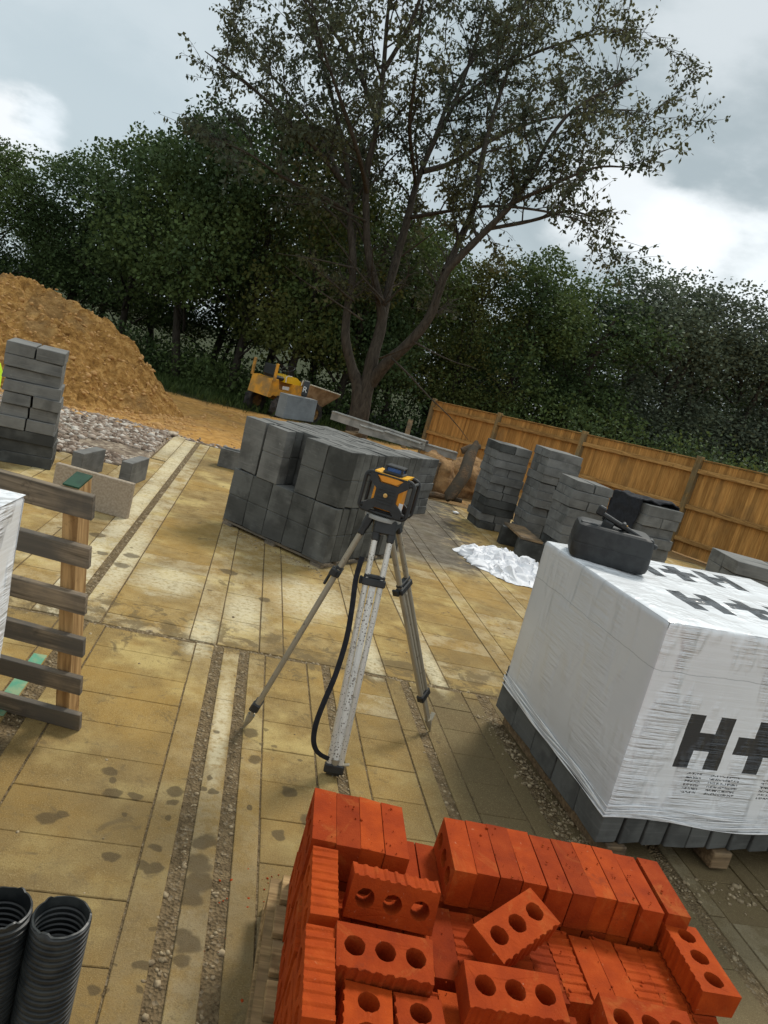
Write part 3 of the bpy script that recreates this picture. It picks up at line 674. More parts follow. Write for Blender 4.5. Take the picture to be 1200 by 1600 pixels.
for si, st in enumerate(stems):
    pts = [at_depth(a, b, TD+c) for a, b, c, r in st]; rr = [q[3] for q in st]
    if si < 2: pts[0] = Vector((base.x + (si-.5)*.10, base.y, -.5))
    cp, cr = curve(pts, [q*(.86 if i_ < 4 else .72) for i_, q in enumerate(rr)], 5); tb.tube(cp, [r*random.uniform(.93, 1.07) for r in cr], 9, cap=False)
    # side branches
    acc = 0
    for i in range(3, len(cp)-1):
        acc += (cp[i+1]-cp[i]).length
        z = cp[i].z
        if z < 3.0: continue
        step_ = .42 if cr[i] < .07 else .52
        while acc > step_:
            acc -= step_
            t = (cp[i+1]-cp[i]).normalized(); a = random.uniform(0, 6.283); o_ = t.orthogonal().normalized(); side = Matrix.Rotation(a, 3, t) @ o_
            side.z = side.z*.5
            ln = random.uniform(.9, 2.3)*(1.0 if cr[i] > .05 else .75)*(.6 if z < 4.5 else 1)
            d = side.normalized()*1.0 + t*.7 + Vector((0, 0, .15))
            r0 = min(cr[i]*.45, .035)
            b1 = limb(tb, cp[i], d, ln, r0, .008, 6, .14, .12)
            leafy = z > 4.6 or random.random() < .2
            for k in range(1, 7):
                for _ in range(2):
                    d2 = (b1[k]-b1[k-1]).normalized()*.8 + Vector((random.gauss(0, .7), random.gauss(0, .7), random.gauss(0, .45)))
                    b2 = limb(tb, b1[k], d2, random.uniform(.4, .95), .008, .003, 3, .2, -.1, 3)
                    if leafy: twig_leaves(b2, random.randint(10, 16))
            if leafy: twig_leaves(b1[3:], 15)
# bare lower twigs
for px, py, dx, dy in [(572, 345, -150, -60), (560, 420, -120, -30), (553, 470, -90, -55), (600, 470, -130, -110), (640, 530, 90, 70), (592, 560, 60, -20), (566, 500, -120, -90), (628, 400, 60, -60), (612, 560, 130, 110)]:
    a = at_depth(px, py, TD-.8); b = at_depth(px+dx, py+dy, TD-2.2); limb(tb, a, b-a, (b-a).length, .028, .006, 8, .05, .0, 5)
big = empty('deciduous_tree', (base.x, base.y, -.45), label='tall multi-stemmed tree with thin bronze-green leaves against the sky', cat='tree')
trunk = tb.build('trunk', M['bark'], big, smooth=True)
trunk.matrix_parent_inverse = Matrix.Translation(-big.location)
lm = leafmesh('crown', np.array([tuple(c) for c in LC]), np.array(LA), rng.uniform(.085, .15, len(LC)), .27, M['leaf_cherry'])
cr_ = bpy.data.objects.new('crown', lm); link(cr_, big); cr_.matrix_parent_inverse = Matrix.Translation(-big.location)
print('big tree leaves', len(LC), 'branch verts', len(tb.v))

# ------------------------------------------------------------------ the wood behind : individual trees from five grown kinds
def crownkind(i, h, w, nclump, low, leaf, mat, aspect=.25, dens=150):
    C = []; A = []
    tb_ = MB(); limb(tb_, (0, 0, -.4), (0, 0, 1), h*.8, .16, .05, 8, .05, .2, 7)
    for k in range(nclump):
        u = random.random(); z = low + (h-low)*u
        rad_ = w/2*(math.sin(math.pi*min(1, .18+.80*(z/h)))**.6)*random.uniform(.35, 1.0); a = random.uniform(0, 6.283)
        c = np.array([rad_*math.cos(a), rad_*math.sin(a), z]); r = random.choice((.55, .75, .95, 1.25))*(1 if u < .8 else .7)
        n = int(dens*r*r*2.7); q = rng.normal(size=(n, 3)); q /= np.linalg.norm(q, axis=1)[:, None]; q *= (rng.uniform(.3, 1.15, (n, 1)))**.6*r; q[:, 2] *= .72
        C.append(c+q); A.append(rng.normal(size=(n, 3))+np.array([0, 0, -.3]))
        if k % 2 == 0: limb(tb_, (c[0]*.1, c[1]*.1, max(.5, z-1.2)), Vector(c)-Vector((c[0]*.1, c[1]*.1, max(.5, z-1.2))), np.linalg.norm(c[:2])*.9+.4, .045, .012, 4, .08, .1, 4)
    C = np.concatenate(C); A = np.concatenate(A)
    return leafmesh('crown', C, A, rng.uniform(leaf*.5, leaf*1.0, len(C)), aspect*1.5, mat), tb_
kinds = []
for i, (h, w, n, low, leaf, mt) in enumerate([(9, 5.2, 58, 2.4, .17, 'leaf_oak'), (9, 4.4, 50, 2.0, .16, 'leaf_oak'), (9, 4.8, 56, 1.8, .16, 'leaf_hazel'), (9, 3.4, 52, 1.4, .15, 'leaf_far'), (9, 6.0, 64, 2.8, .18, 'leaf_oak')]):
    me, tb_ = crownkind(i, h, w, n, low, leaf, M[mt]); tm = tb_.build('trunk', M['bark_dark'], None, smooth=True); kinds.append((me, tm.data)); bpy.data.objects.remove(tm)
def tree(px, ptop, D, kind, label, wscale=1.0, group='trees of the wood behind the site'):
    b = at_depth(px, 700, D); g = Vector((b.x, b.y, -.45)); top = at_depth(px, ptop, D)
    # walk up the vertical until the crown top reaches the wanted height in the view
    hgt = 1.0
    for _ in range(400):
        v = Vector((g.x, g.y, g.z+hgt)) - EYE; y = 800 - FPX*v.dot(CU)/v.dot(CF)
        if y <= ptop: break
        hgt += .05
    s = hgt/9.3
    r = empty('wood_tree', g, (0, 0, random.uniform(0, 6.28)), label, 'tree', group); r.scale = (s*wscale, s*wscale, s)
    a = bpy.data.objects.new('crown', kinds[kind][0]); link(a, r); a = bpy.data.objects.new('trunk', kinds[kind][1]); link(a, r)
TREES = [(-60, 215, 24, 0, 'broad dark tree at the far left edge behind the clay mound', 1.1), (62, 200, 26, 1, 'dark tree over the left shoulder of the clay mound', 1.2), (150, 196, 25, 0, 'round-topped dark tree, second crown in from the left with sky gaps', 1.1),
 (250, 172, 23, 4, 'large dark tree rising above the toe of the clay mound', 1.1), (335, 150, 22.5, 0, 'tallest dark tree left of the multi-stemmed tree', 1.0), (425, 190, 22, 2, 'yellowish green tree above the yellow dumper', 1.0), (505, 240, 23, 1, 'dark tree directly behind the multi-stemmed trunks, left side', 1.0),
 (590, 330, 25, 0, 'dark tree filling the gap between the multi-stemmed trunks', 1.1), (690, 400, 25, 2, 'yellow-green tree right of the multi-stemmed trunks', 1.1), (775, 385, 26, 0, 'bushy green tree above the left end of the fence', 1.15), (860, 395, 27, 1, 'dark green tree above the second fence post', 1.3),
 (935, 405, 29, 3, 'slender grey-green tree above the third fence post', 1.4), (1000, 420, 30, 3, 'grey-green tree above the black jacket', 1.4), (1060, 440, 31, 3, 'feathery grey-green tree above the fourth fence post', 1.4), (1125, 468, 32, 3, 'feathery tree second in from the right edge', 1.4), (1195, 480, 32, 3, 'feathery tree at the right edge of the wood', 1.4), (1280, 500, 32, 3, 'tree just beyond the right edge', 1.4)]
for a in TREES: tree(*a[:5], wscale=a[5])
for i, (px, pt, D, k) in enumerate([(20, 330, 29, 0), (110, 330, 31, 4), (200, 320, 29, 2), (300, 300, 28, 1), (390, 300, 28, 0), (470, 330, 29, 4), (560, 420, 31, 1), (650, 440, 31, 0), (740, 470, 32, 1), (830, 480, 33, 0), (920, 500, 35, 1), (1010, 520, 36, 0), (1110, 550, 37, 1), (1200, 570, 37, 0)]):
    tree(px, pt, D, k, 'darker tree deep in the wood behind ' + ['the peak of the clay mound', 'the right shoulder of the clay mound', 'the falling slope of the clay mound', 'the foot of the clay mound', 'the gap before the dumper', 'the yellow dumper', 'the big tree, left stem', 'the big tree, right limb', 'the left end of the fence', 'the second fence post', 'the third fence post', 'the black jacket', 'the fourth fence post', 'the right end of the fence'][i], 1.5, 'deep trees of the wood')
# shrubs, undergrowth and grass along the wood edge
C = []; A = []
for _ in range(300):
    px = rng.uniform(-60, 1300); D = rng.uniform(21, 30); b = at_depth(px, 600, D); hgt = rng.uniform(.1, 2.2)
    if px < 560: hgt *= .3
    n = 150; q = rng.normal(size=(n, 3))*np.array([.5, .5, .35]); C.append(np.array([b.x, b.y, -.4+hgt])+q); A.append(rng.normal(size=(n, 3)))
C = np.concatenate(C); A = np.concatenate(A); C[:, 2] = np.maximum(C[:, 2], -.4)
me = leafmesh('undergrowth', C, A, rng.uniform(.09, .17, len(C)), .3, M['leaf_oak']); o = bpy.data.objects.new('undergrowth', me); link(o); tag(o, 'dense dark undergrowth along the edge of the wood', 'undergrowth', kind='stuff')
n = 26000; X = rng.uniform(-12, 12, n); Y = rng.uniform(15.5, 23, n); Y0 = 18.3 + .35*X + rng.normal(0, .5, n); k = Y > Y0; X, Y = X[k], Y[k]
Z = np.array([ez(a, b) for a, b in zip(X, Y)]); me = leafmesh('grass', np.stack([X, Y, Z-.01], 1), np.stack([rng.normal(0, .35, len(X)), rng.normal(0, .35, len(X)), np.ones(len(X))], 1), rng.uniform(.10, .30, len(X)), .07, M['grass'])
o = bpy.data.objects.new('grass', me); link(o); tag(o, 'rough grass at the foot of the wood', 'grass', kind='stuff')
# pale bare trunks in the shade left of the dumper
for i, (px, py, top, lean) in enumerate([(358, 592, 500, 14), (338, 590, 510, 18)]):
    b = at_z(px, py, -.42); D = (b-EYE).dot(CF); t_ = at_depth(px+lean+8, top, D); m_ = MB(); limb(m_, b-Vector((0, 0, .1)), t_-b, (t_-b).length*1.6, .075, .05, 6, .03, 0, 7)
    o = m_.build('sapling_trunk', M['bark'], None, True); tag(o, ['pale leaning bare trunk nearer the dumper in the wood edge', 'pale leaning bare trunk further from the dumper in the wood edge'][i], 'trunk')

# ------------------------------------------------------------------ fence
FA = at_depth(680, 626, 18.4); FB = at_depth(1095, 718, 12.0)
fd = FB - FA; L3 = math.hypot(fd.x, fd.y); bay = L3/3; ang = math.atan2(fd.y, fd.x); slope = fd.z/L3
fence = empty('closeboard_fence', (FA.x, FA.y, FA.z-1.8), (0, 0, ang), 'new orange-brown closeboard timber fence behind the block stacks', 'fence')
fm = Matrix(((1, 0, 0), (0, 1, 0), (slope, 0, 1)))
for k in range(5):
    x0, x1 = k*bay, (k+1)*bay
    b_ = MB(); x = x0+.055; i = 0
    while x < x1-.055:
        w = min(.088, x1-.055-x)
        b_.box((x+w/2, .030 + (i % 2)*.008, .98 - .0), (w, .016, 1.60+random.uniform(-.006, .006)), rz(.09), mi=0); x += .078; i += 1
    if k == 0:
        pass
    b_.v = [tuple(fm @ Vector(q)) for q in b_.v]; b_.build('board_panel', M['fence'], fence)
    for zc in (1.60, .98, .42):
        r_ = MB(); r_.box(((x0+x1)/2, -.022, zc), (x1-x0-.104, .06, .075), ch=.006); r_.v = [tuple(fm @ Vector(q)) for q in r_.v]; r_.build('rail', M['fence_rail'], fence)
    g_ = MB(); g_.box(((x0+x1)/2, .0, .085), (x1-x0-.104, .03, .15)); g_.v = [tuple(fm @ Vector(q)) for q in g_.v]; g_.build('gravel_board', M['plank'], fence)
    c_ = MB(); c_.box(((x0+x1)/2, .022, 1.797), (x1-x0-.104, .06, .022), ch=.004); c_.v = [tuple(fm @ Vector(q)) for q in c_.v]; c_.build('capping', M['fence_rail'], fence)
for k in range(6):
    p_ = MB(); p_.box((k*bay, -.015, .86 + slope*k*bay), (.10, .10, 1.98), ch=.006); p_.build('post', M['fence_post'], fence)

# ================================================================== BLOCKS
ORD = ['', 'first', 'second', 'third', 'fourth', 'fifth', 'sixth', 'seventh', 'eighth', 'ninth', 'tenth', 'eleventh', 'twelfth', 'thirteenth', 'fourteenth', 'fifteenth', 'sixteenth']
BC = {}
def bmesh_block(dim, mat, split=False):
    k = (dim, mat, split, random.randint(0, 5))
    if k not in BC:
        m_ = MB(); w, d, h = dim
        if split:
            m_.box((0, 0, h*.25-.0015), (w, d, h/2-.003), ch=.0035); m_.box((0, 0, h*.75+.0015), (w, d, h/2-.003), ch=.0035); m_.box((0, 0, h/2), (w-.008, d-.008, .02))
        else: m_.box((0, 0, h/2), (w, d, h), ch=.0035)
        for i in range(len(m_.v)):
            m_.v[i] = tuple(c + random.uniform(-.0012, .0012) for c in m_.v[i])
        for _c in range(random.choice((1, 2, 3))):
            sx, sy, sz = random.choice((-1, 1)), random.choice((-1, 1)), random.choice((0, 1)); cz = Vector((sx*w/2, sy*d/2, sz*h)); am_ = random.uniform(.004, .012)
            for i in range(len(m_.v)):
                p_ = Vector(m_.v[i])
                if (p_-cz).length < .012: m_.v[i] = tuple(p_ + Vector((-sx*am_*random.uniform(.3, 1.2), -sy*am_*random.uniform(.3, 1.0), (-1 if sz else 1)*am_*random.uniform(.2, 1.0))))
        o = m_.build('grey_block', M[mat]); BC[k] = o.data; bpy.data.objects.remove(o)
    return BC[k]
def block(loc, rot, dim, label, group=None, mat='block', split=False, tilt=(0, 0), parent=None, name='grey_block'):
    o = bpy.data.objects.new(name, bmesh_block(dim, mat, split)); o.location = loc; o.rotation_euler = (tilt[0], tilt[1], rad(rot)+random.gauss(0, .006))
    link(o, parent)
    if parent is None: tag(o, label, 'concrete block', group)
    return o
FLAT = (.44, .215, .10)
def loc2(org, rot, x, y, z=0):
    a = rad(rot); return (org[0]+x*math.cos(a)-y*math.sin(a), org[1]+x*math.sin(a)+y*math.cos(a), z)
def stack(org, rot, pat, desc, group, z0=0, lean=(0, 0), mats=None, jit=.008):
    """pat bottom-up : F long face to the front (front and rear block), E two ends to the front, M mixed"""
    n = len(pat)
    for i, c in enumerate(pat):
        z = z0 + i*.1005; k = ORD[n-i]; jx, jy = random.gauss(0, jit)+lean[0]*i, random.gauss(0, jit)+lean[1]*i; rr = rot + random.gauss(0, .8)
        mt = mats[i] if mats else 'block'; course = f'{k} course down' if i < n-1 else 'top course'
        if c == 'F':
            for y, w in ((.1075, 'front'), (.3295, 'rear')): block(loc2(org, rot, .22+jx, y+jy, z), rr, FLAT, f'{w} long block in the {course} of {desc}', group, mt)
        elif c == 'E':
            for x, w in ((.1075, 'left'), (.3345, 'right')): block(loc2(org, rot, x+jx, .22+jy+random.gauss(0, .006), z), rr+90, FLAT, f'{w} end-on block in the {course} of {desc}', group, mt if random.random() < .7 else 'block')
        elif c == 'M':
            block(loc2(org, rot, .1075+jx, .22+jy, z), rr+90, FLAT, f'left end-on block in the {course} of {desc}', group, mt)
            for y, w in ((.11, 'front'), (.33, 'rear')): block(loc2(org, rot, .335+jx, y+jy, z), rr, (.215, .215, .10), f'{w} half block in the {course} of {desc}', group, mt)
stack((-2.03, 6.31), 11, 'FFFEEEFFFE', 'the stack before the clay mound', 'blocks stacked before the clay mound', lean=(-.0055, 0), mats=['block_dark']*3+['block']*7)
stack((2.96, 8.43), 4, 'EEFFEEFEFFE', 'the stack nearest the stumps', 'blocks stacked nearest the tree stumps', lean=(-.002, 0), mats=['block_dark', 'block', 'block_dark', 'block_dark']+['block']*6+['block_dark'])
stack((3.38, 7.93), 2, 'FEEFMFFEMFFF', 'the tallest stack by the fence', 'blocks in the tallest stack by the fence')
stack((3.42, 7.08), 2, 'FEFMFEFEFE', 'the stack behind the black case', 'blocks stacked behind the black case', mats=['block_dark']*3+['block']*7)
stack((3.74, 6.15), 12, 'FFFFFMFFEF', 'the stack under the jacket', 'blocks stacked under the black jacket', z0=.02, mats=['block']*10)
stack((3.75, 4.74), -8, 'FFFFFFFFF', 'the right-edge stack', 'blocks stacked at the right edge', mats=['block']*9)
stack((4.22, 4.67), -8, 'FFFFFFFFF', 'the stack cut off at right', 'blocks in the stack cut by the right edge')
# fence-side stack seen past the big unwrapped pack
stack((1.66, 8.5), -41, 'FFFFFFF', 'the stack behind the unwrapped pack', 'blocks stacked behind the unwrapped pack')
# loose blocks
def edge(loc, rot, label, mat='block', dim=(.44, .1, .215)): return block(loc, rot, dim, label, None, mat)
edge(loc2((-1.354, 6.366), 78, .22, .05), 78, 'loose block on edge beside the tall left stack')
edge(loc2((-.958, 6.439), 80, .22, .05), 80, 'lone block on edge, nearer the floor beams than its neighbour')
# open-topped trough block left of the pack
mb = MB(); mb.box((0, -.085, .11), (.44, .03, .22), ch=.003); mb.box((0, .085, .11), (.44, .03, .22), ch=.003); mb.box((0, 0, .015), (.44, .138, .03)); mb.box((-.205, 0, .12), (.028, .138, .17)); mb.box((.205, 0, .12), (.028, .138, .17))
o = mb.build('trough_block', M['block']); o.location = (-.10, 8.50, 0); o.rotation_euler = (0, 0, rad(-6)); tag(o, 'grey open-topped block behind the left end of the unwrapped pack', 'concrete block')
# unwrapped pack
PO, PR = (-.09, 5.93), -41
G = 'blocks of the big unwrapped pack'
UP = (.2135, .1, .44)
for c in range(5):
    for r in range(11):
        if r > 3 and c < 4 or (c == 0 and r > 0): pass
        else:
            dim = UP; lab = f'{ORD[c+1]} block from the left, front row, lower layer of the unwrapped pack' if r == 0 else (f'{ORD[r+1]} block back along the right side, lower layer of the unwrapped pack' if c == 4 else f'{ORD[c+1]} column, {ORD[r+1]} row back, lower layer of the unwrapped pack, down the slot')
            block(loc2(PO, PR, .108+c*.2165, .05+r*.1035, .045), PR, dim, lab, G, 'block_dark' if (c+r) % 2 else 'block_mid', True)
for c in range(5):
    for r in range(11):
        if c == 2 and r < 2: continue
        yo = .012 if c < 2 else 0; sx = {0: .012, 1: .036}.get(c, 0) if r < 2 else 0
        if r == 0: lab = f'{ORD[c+1]} block from the left, front row, upper layer of the unwrapped pack'
        elif c == 4: lab = f'{ORD[r+1]} block back along the right side, upper layer of the unwrapped pack'
        else: lab = f'{ORD[c+1]} column from the left, {ORD[r+1]} row back, upper layer of the unwrapped pack'
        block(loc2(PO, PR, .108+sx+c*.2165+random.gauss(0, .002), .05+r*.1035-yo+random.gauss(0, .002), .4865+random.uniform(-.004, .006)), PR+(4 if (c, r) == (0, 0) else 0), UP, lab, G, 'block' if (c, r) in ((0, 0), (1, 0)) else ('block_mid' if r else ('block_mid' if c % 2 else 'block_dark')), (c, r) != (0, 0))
TB = (.325, 6.60)
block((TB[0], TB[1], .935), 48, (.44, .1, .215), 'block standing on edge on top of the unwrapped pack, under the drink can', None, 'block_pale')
pp = empty('timber_pallet', (PO[0], PO[1], 0), (0, 0, rad(PR)), 'low timber pallet under the big unwrapped pack of grey blocks', 'pallet')
for i in range(7): b_ = MB(); b_.box((.54, .06+i*.172, .034), (1.10, .10, .018)); b_.build('deck_board', M['pallet'], pp)
for i in range(3): b_ = MB(); b_.box((.06+i*.48, .57, .0125), (.1, 1.15, .023)); b_.build('bearer', M['pallet'], pp)
# drink can
can = empty('drink_can', (TB[0]+.035, TB[1]+.04, 1.1515), (0, 0, rad(-12)), 'black drink can with a pale letter standing on the top block', 'drink can')
mb = MB(); mb.lathe([(.0, 0), (.024, 0), (.031, .008), (.033, .02), (.033, .148), (.027, .162), (.0265, .166), (.0, .163)], n=28); mb.build('can_body', M['black_plastic'], can, angle=40)
mb = MB(); mb.lathe([(.0275, .160), (.0285, .1665), (.026, .1675), (.0245, .164), (0, .1635)], n=28); mb.build('can_lid', M['galv'], can, angle=40)
fc = bpy.data.curves.new('lettering', 'FONT'); fc.body = 'R'; fc.size = .085; fc.extrude = .001; fc.align_x = 'CENTER'; ft = bpy.data.objects.new('lettering', fc); link(ft)
dg = bpy.context.evaluated_depsgraph_get(); tm = bpy.data.meshes.new_from_object(ft.evaluated_get(dg)); bpy.data.objects.remove(ft)
for v in tm.vertices:
    x, y, z = v.co; a = x/.034; v.co = ((.0342+z)*math.sin(a), -(.0342+z)*math.cos(a), y+.048)
tm.materials.clear(); tm.materials.append(M['label_white']); link(bpy.data.objects.new('lettering', tm), can); can.scale = (.88, .88, .88)

# steel lintels behind the pack on timber trestles
def lintel(a, b, w, h, label):
    a, b = Vector(a), Vector(b); d = b-a; L = d.length; m_ = MB()
    m_.box((L/2, 0, h/2), (L, .004, h)); m_.box((L/2, w/2+.002, .002), (L, w, .004)); m_.box((L/2, w/2+.002, h+.002), (L, w, .004)); m_.box((L/2, w+.002, h*.82), (L, .004, h*.3)); m_.box((L/2, -.018, h-.006), (L, .032, .004))
    o = m_.build('steel_lintel', M['galv']); o.location = a; o.rotation_euler = (0, -math.asin(d.z/L), math.atan2(d.y, d.x)); tag(o, label, 'lintel', 'steel lintels behind the unwrapped pack'); return o
lintel(at_z(516, 655, .58), at_z(662, 703, .56), .12, .14, 'long grey steel lintel furthest left behind the unwrapped pack')
lintel(at_z(598, 680, .66), at_z(655, 700, .64), .10, .07, 'short pale steel lintel lying uppermost, ending beside the timber stake')
lintel(at_z(560, 676, .55), at_z(712, 719, .52), .12, .12, 'steel lintel whose open end points at the log')
for i, (px, py) in enumerate([(560, 672), (690, 716)]):
    q = at_z(px, py, .55); m_ = MB(); m_.box((0, 0, .25), (.18, .6, .50), ch=.004); o = m_.build('timber_trestle', M['plank']); o.location = (q.x, q.y+.1, 0); o.rotation_euler = (0, 0, -.5); tag(o, ['dark timber packing under the left ends of the steel lintels', 'dark timber packing under the right ends of the steel lintels'][i], 'timber packing')

# ================================================================== PACK WITH PRINTED FILM
def filmbox(w, d, z0, z1, mats, parent, hem, res=.012, bulge=.008, seed=0):
    """wrap : four sides and a top ; hem(s) = height of the lower edge along the girth"""
    V = []; F_ = []; MI = []
    def push(nu, nv, fn, mi):
        b = len(V)
        for j in range(nv+1):
            for i in range(nu+1): V.append(fn(i/nu, j/nv))
        for j in range(nv):
            for i in range(nu): F_.append((b+j*(nu+1)+i, b+j*(nu+1)+i+1, b+(j+1)*(nu+1)+i+1, b+(j+1)*(nu+1)+i)); MI.append(mi)
    def disp(p, n, horiz=True):
        x, y, z = p; q = Vector((x*2.3+seed, y*2.3, z*2.3)); a = mn.noise(q)*bulge
        q2 = Vector((x*3.0, y*3.0, z*34+seed)); ed = max(0, 1-(z-z0)/.35) if horiz else 0
        a += mn.noise(q2)*.0036*(.25+.75*ed)*(1 if abs(n[1]) > .5 else .35) if horiz else mn.noise(Vector((x*9, y*9, seed)))*.004
        return (x+n[0]*a, y+n[1]*a, z+n[2]*a)
    def rnd(u, w_):   # rounded vertical corners
        return u
    nz = int((z1-z0)/res)
    def side(p0, p1, n, mi):
        L = math.hypot(p1[0]-p0[0], p1[1]-p0[1])
        def fn(u, v):
            x = p0[0]+(p1[0]-p0[0])*u; y = p0[1]+(p1[1]-p0[1])*u; h = hem(x, y); z = h + (z1-h)*v
            r = disp((x, y, z), n); e = min(u, 1-u)*L
            k = max(0, 1-e/.03)
            t = max(0, (z-(z1-.02))/.02)
            c = (w/2, d/2); return (r[0]+(c[0]-x)*.008*(k**2+t**2)*1.2, r[1]+(c[1]-y)*.008*(k**2+t**2)*1.2, r[2]-.004*t*t)
        push(int(L/res), nz, fn, mi)
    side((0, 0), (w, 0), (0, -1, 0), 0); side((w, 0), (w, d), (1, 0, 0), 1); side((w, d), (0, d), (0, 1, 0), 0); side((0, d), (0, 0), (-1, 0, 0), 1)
    def top(u, v):
        x, y = u*w, v*d; r = disp((x, y, z1), (0, 0, 1), False); e = min(u*w, (1-u)*w, v*d, (1-v)*d); k = max(0, 1-e/.03)
        return (r[0]+(w/2-x)*.0096*k*k, r[1]+(d/2-y)*.0096*k*k, z1 + (r[2]-z1)*min(1, e/.03) - .004*k*k)
    push(int(w/res), int(d/res), top, 2)
    o = mesh('film_wrap', V, F_, mats, parent, True, MI)
    bm = bmesh.new(); bm.from_mesh(o.data); bmesh.ops.remove_doubles(bm, verts=bm.verts, dist=.0015); bmesh.ops.recalc_face_normals(bm, faces=bm.faces); bm.to_mesh(o.data); bm.free(); o.data.set_sharp_from_angle(angle=rad(50)); return o
HX = lambda x, y0, y1, yc0, yc1: [(x, x+.069, y0, y1), (x+.069, x+.138, yc0, yc1), (x+.138, x+.207, y0, y1)]
PX = lambda x, w, y0, y1, yc0, yc1: [(x, x+w, yc0, yc1), (x+w*.5-.037, x+w*.5+.037, y0, y1)]
front_r = HX(.222, .430, .656, .506, .583) + PX(.470, .225, .430, .656, .506, .583) + HX(.74, .430, .656, .506, .583)
top_r = HX(.255, .225, .465, .315, .39) + PX(.50, .225, .225, .465, .315, .39) + HX(.765, .225, .465, .315, .39)
far_r = HX(.20, .70, .93, .785, .86) + PX(.44, .20, .70, .93, .785, .86) + HX(.675, .70, .93, .785, .86)
M['film_front'] = film('printed_film_front', (0, 2), front_r, [(.30, .37, .32, .415), (.41, .55, .32, .41), (.66, .78, .32, .41)], wscale=(.16, .16, 3.6), seam=.80, wr=1.0)
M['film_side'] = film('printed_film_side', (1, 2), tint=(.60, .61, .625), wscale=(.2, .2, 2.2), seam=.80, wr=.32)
M['film_top'] = film('printed_film_top', (0, 1), top_r+far_r, wscale=(.6, 1.4, 1), wr=.35, tint=(.90, .915, .93), shear=-.12)
M['film_plain'] = film('plain_film', (0, 2), wscale=(.3, .3, 3), wr=.9)
M['film_band'] = simple('film_roll', (.78, .78, .78), (.88, .88, .88), 30, .3, .3, spread=0)
HP = empty('wrapped_block_pack', (1.592, 2.195, 0), (0, rad(-1.7), rad(4.5)), 'white film-wrapped pack of grey blocks with black lettering, carrying the black case', 'block pack')
def hemH(x, y): return .195 - .045*(x/1.25) + .02*(y/1.02) + .008*math.sin(x*9+y*7)
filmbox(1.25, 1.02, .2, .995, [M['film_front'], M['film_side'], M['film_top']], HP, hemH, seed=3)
for k in range(5):
    pts = []
    for (a, b) in (((0, 1.02), (0, 0)), ((0, 0), (1.25, 0))):
        for i in range(30):
            u = i/30; x = a[0]+(b[0]-a[0])*u; y = a[1]+(b[1]-a[1])*u; z = hemH(x, y)+.004+k*.010+.006*math.sin(7*(x-y)+k*1.7)+.012*k*(x/1.25 if y == 0 else y*.4); e = .004
            pts.append((x-(e if b[0] == 0 or x == 0 else 0), y-(e if y == 0 else 0), z))
    m_ = MB(); m_.tube(pts, [.0028+.0018*math.sin(j*.7+k) for j in range(len(pts))], 6, flat=.8); m_.build('film_band', M['film_band'], HP, True)
for i in range(12): block((.055+i*.1038, .10, .075), 0, (.1, .19, .24), None, mat='block_mid', parent=HP, name='block')
for i in range(4): block((.11, .30+i*.2135, .075), 0, (.2, .21, .24), None, mat='block_mid', parent=HP, name='block')
for i in range(4): block((1.14, .30+i*.2135, .075), 0, (.2, .21, .24), None, mat='block', parent=HP, name='block')

for i in range(3): b_ = MB(); b_.box((.10+i*.5, .50, .0365), (.09, 1.02, .073), ch=.004); b_.build('timber_bearer', M['plank'], HP)
# pack at the left edge
LP = empty('wrapped_pack', (-1.795, .965, 0), (0, 0, 0), 'white film-wrapped pack cut off by the left edge, the pallet leaning behind it', 'block pack')
LP.rotation_euler = (0, 0, rad(-4))
filmbox(1.17, 1.14, .10, 1.0, [M['film_plain'], M['film_plain'], M['film_plain']], LP, lambda x, y: .10, res=.016, seed=9, bulge=.014)
b_ = MB(); b_.box((.585, .57, .085), (1.1, 1.08, .07)); b_.build('pallet_base', M['pallet'], LP)

# ================================================================== LEFT STANDING PALLET
SP = empty('timber_pallet', (-.372, 2.535, 0), (0, 0, 0), 'weathered timber pallet standing on edge, leaning on the left wrapped pack', 'pallet')
SP.matrix_world = Matrix.Translation((-.372, 2.535, 0)) @ Matrix.Rotation(rad(-10.7), 4, 'Z') @ Matrix.Rotation(rad(17), 4, 'X')
zs = [.044, .224, .405, .592, .786, .976]
for i, z in enumerate(zs):
    b_ = MB(); b_.box((-.60, 0, z), (1.20+random.uniform(-.006, .006), .022, .080+(i == 5)*.006), ch=.002); o = b_.build('board', M['pallet'], SP)
    if i == 5: o['label'] = 'top board with one fresh pale edge'
for x in (-.078, -.60, -1.14):
    b_ = MB(); b_.box((x, .057, .505), (.05, .088, 1.03), ch=.003); b_.build('bearer', M['pallet_new'], SP)
for z in (.08, .45, .80): b_ = MB(); b_.box((-.65, .111, z), (1.0, .018, .09), ch=.002); 
b_ = MB(); b_.box((-.078, .057, 1.023), (.052, .09, .006)); b_.build('painted_end', M['green_paint'], SP)
# beige slab standing behind
o = (lambda m_: m_.build('concrete_slab', M['beige_slab']))((lambda m_: (m_.box((-.30, .025, .14), (.60, .05, .28), ch=.004), m_)[1])(MB()))
q = at_z(197, 812, 0); o.location = (q.x, q.y, 0); o.rotation_euler = (0, 0, rad(-12)); tag(o, 'beige concrete slab standing on edge behind the leaning pallet', 'concrete slab')
# fluorescent drum at the left edge
q = at_z(-13, 700, 0); mb = MB(); mb.lathe([(0, 0), (.14, 0), (.15, .02), (.15, .42), (.158, .43), (.158, .45), (.15, .46), (.15, .72), (.12, .80), (.03, .83), (0, .83)], n=24); o = mb.build('plastic_drum', M['hivis'], angle=40); q2 = at_depth(-21, 575, 7.4); o.location = (q2.x, q2.y, q2.z-.72); tag(o, 'fluorescent yellow-green plastic showing at the left edge beside the tall stack', 'plastic drum')

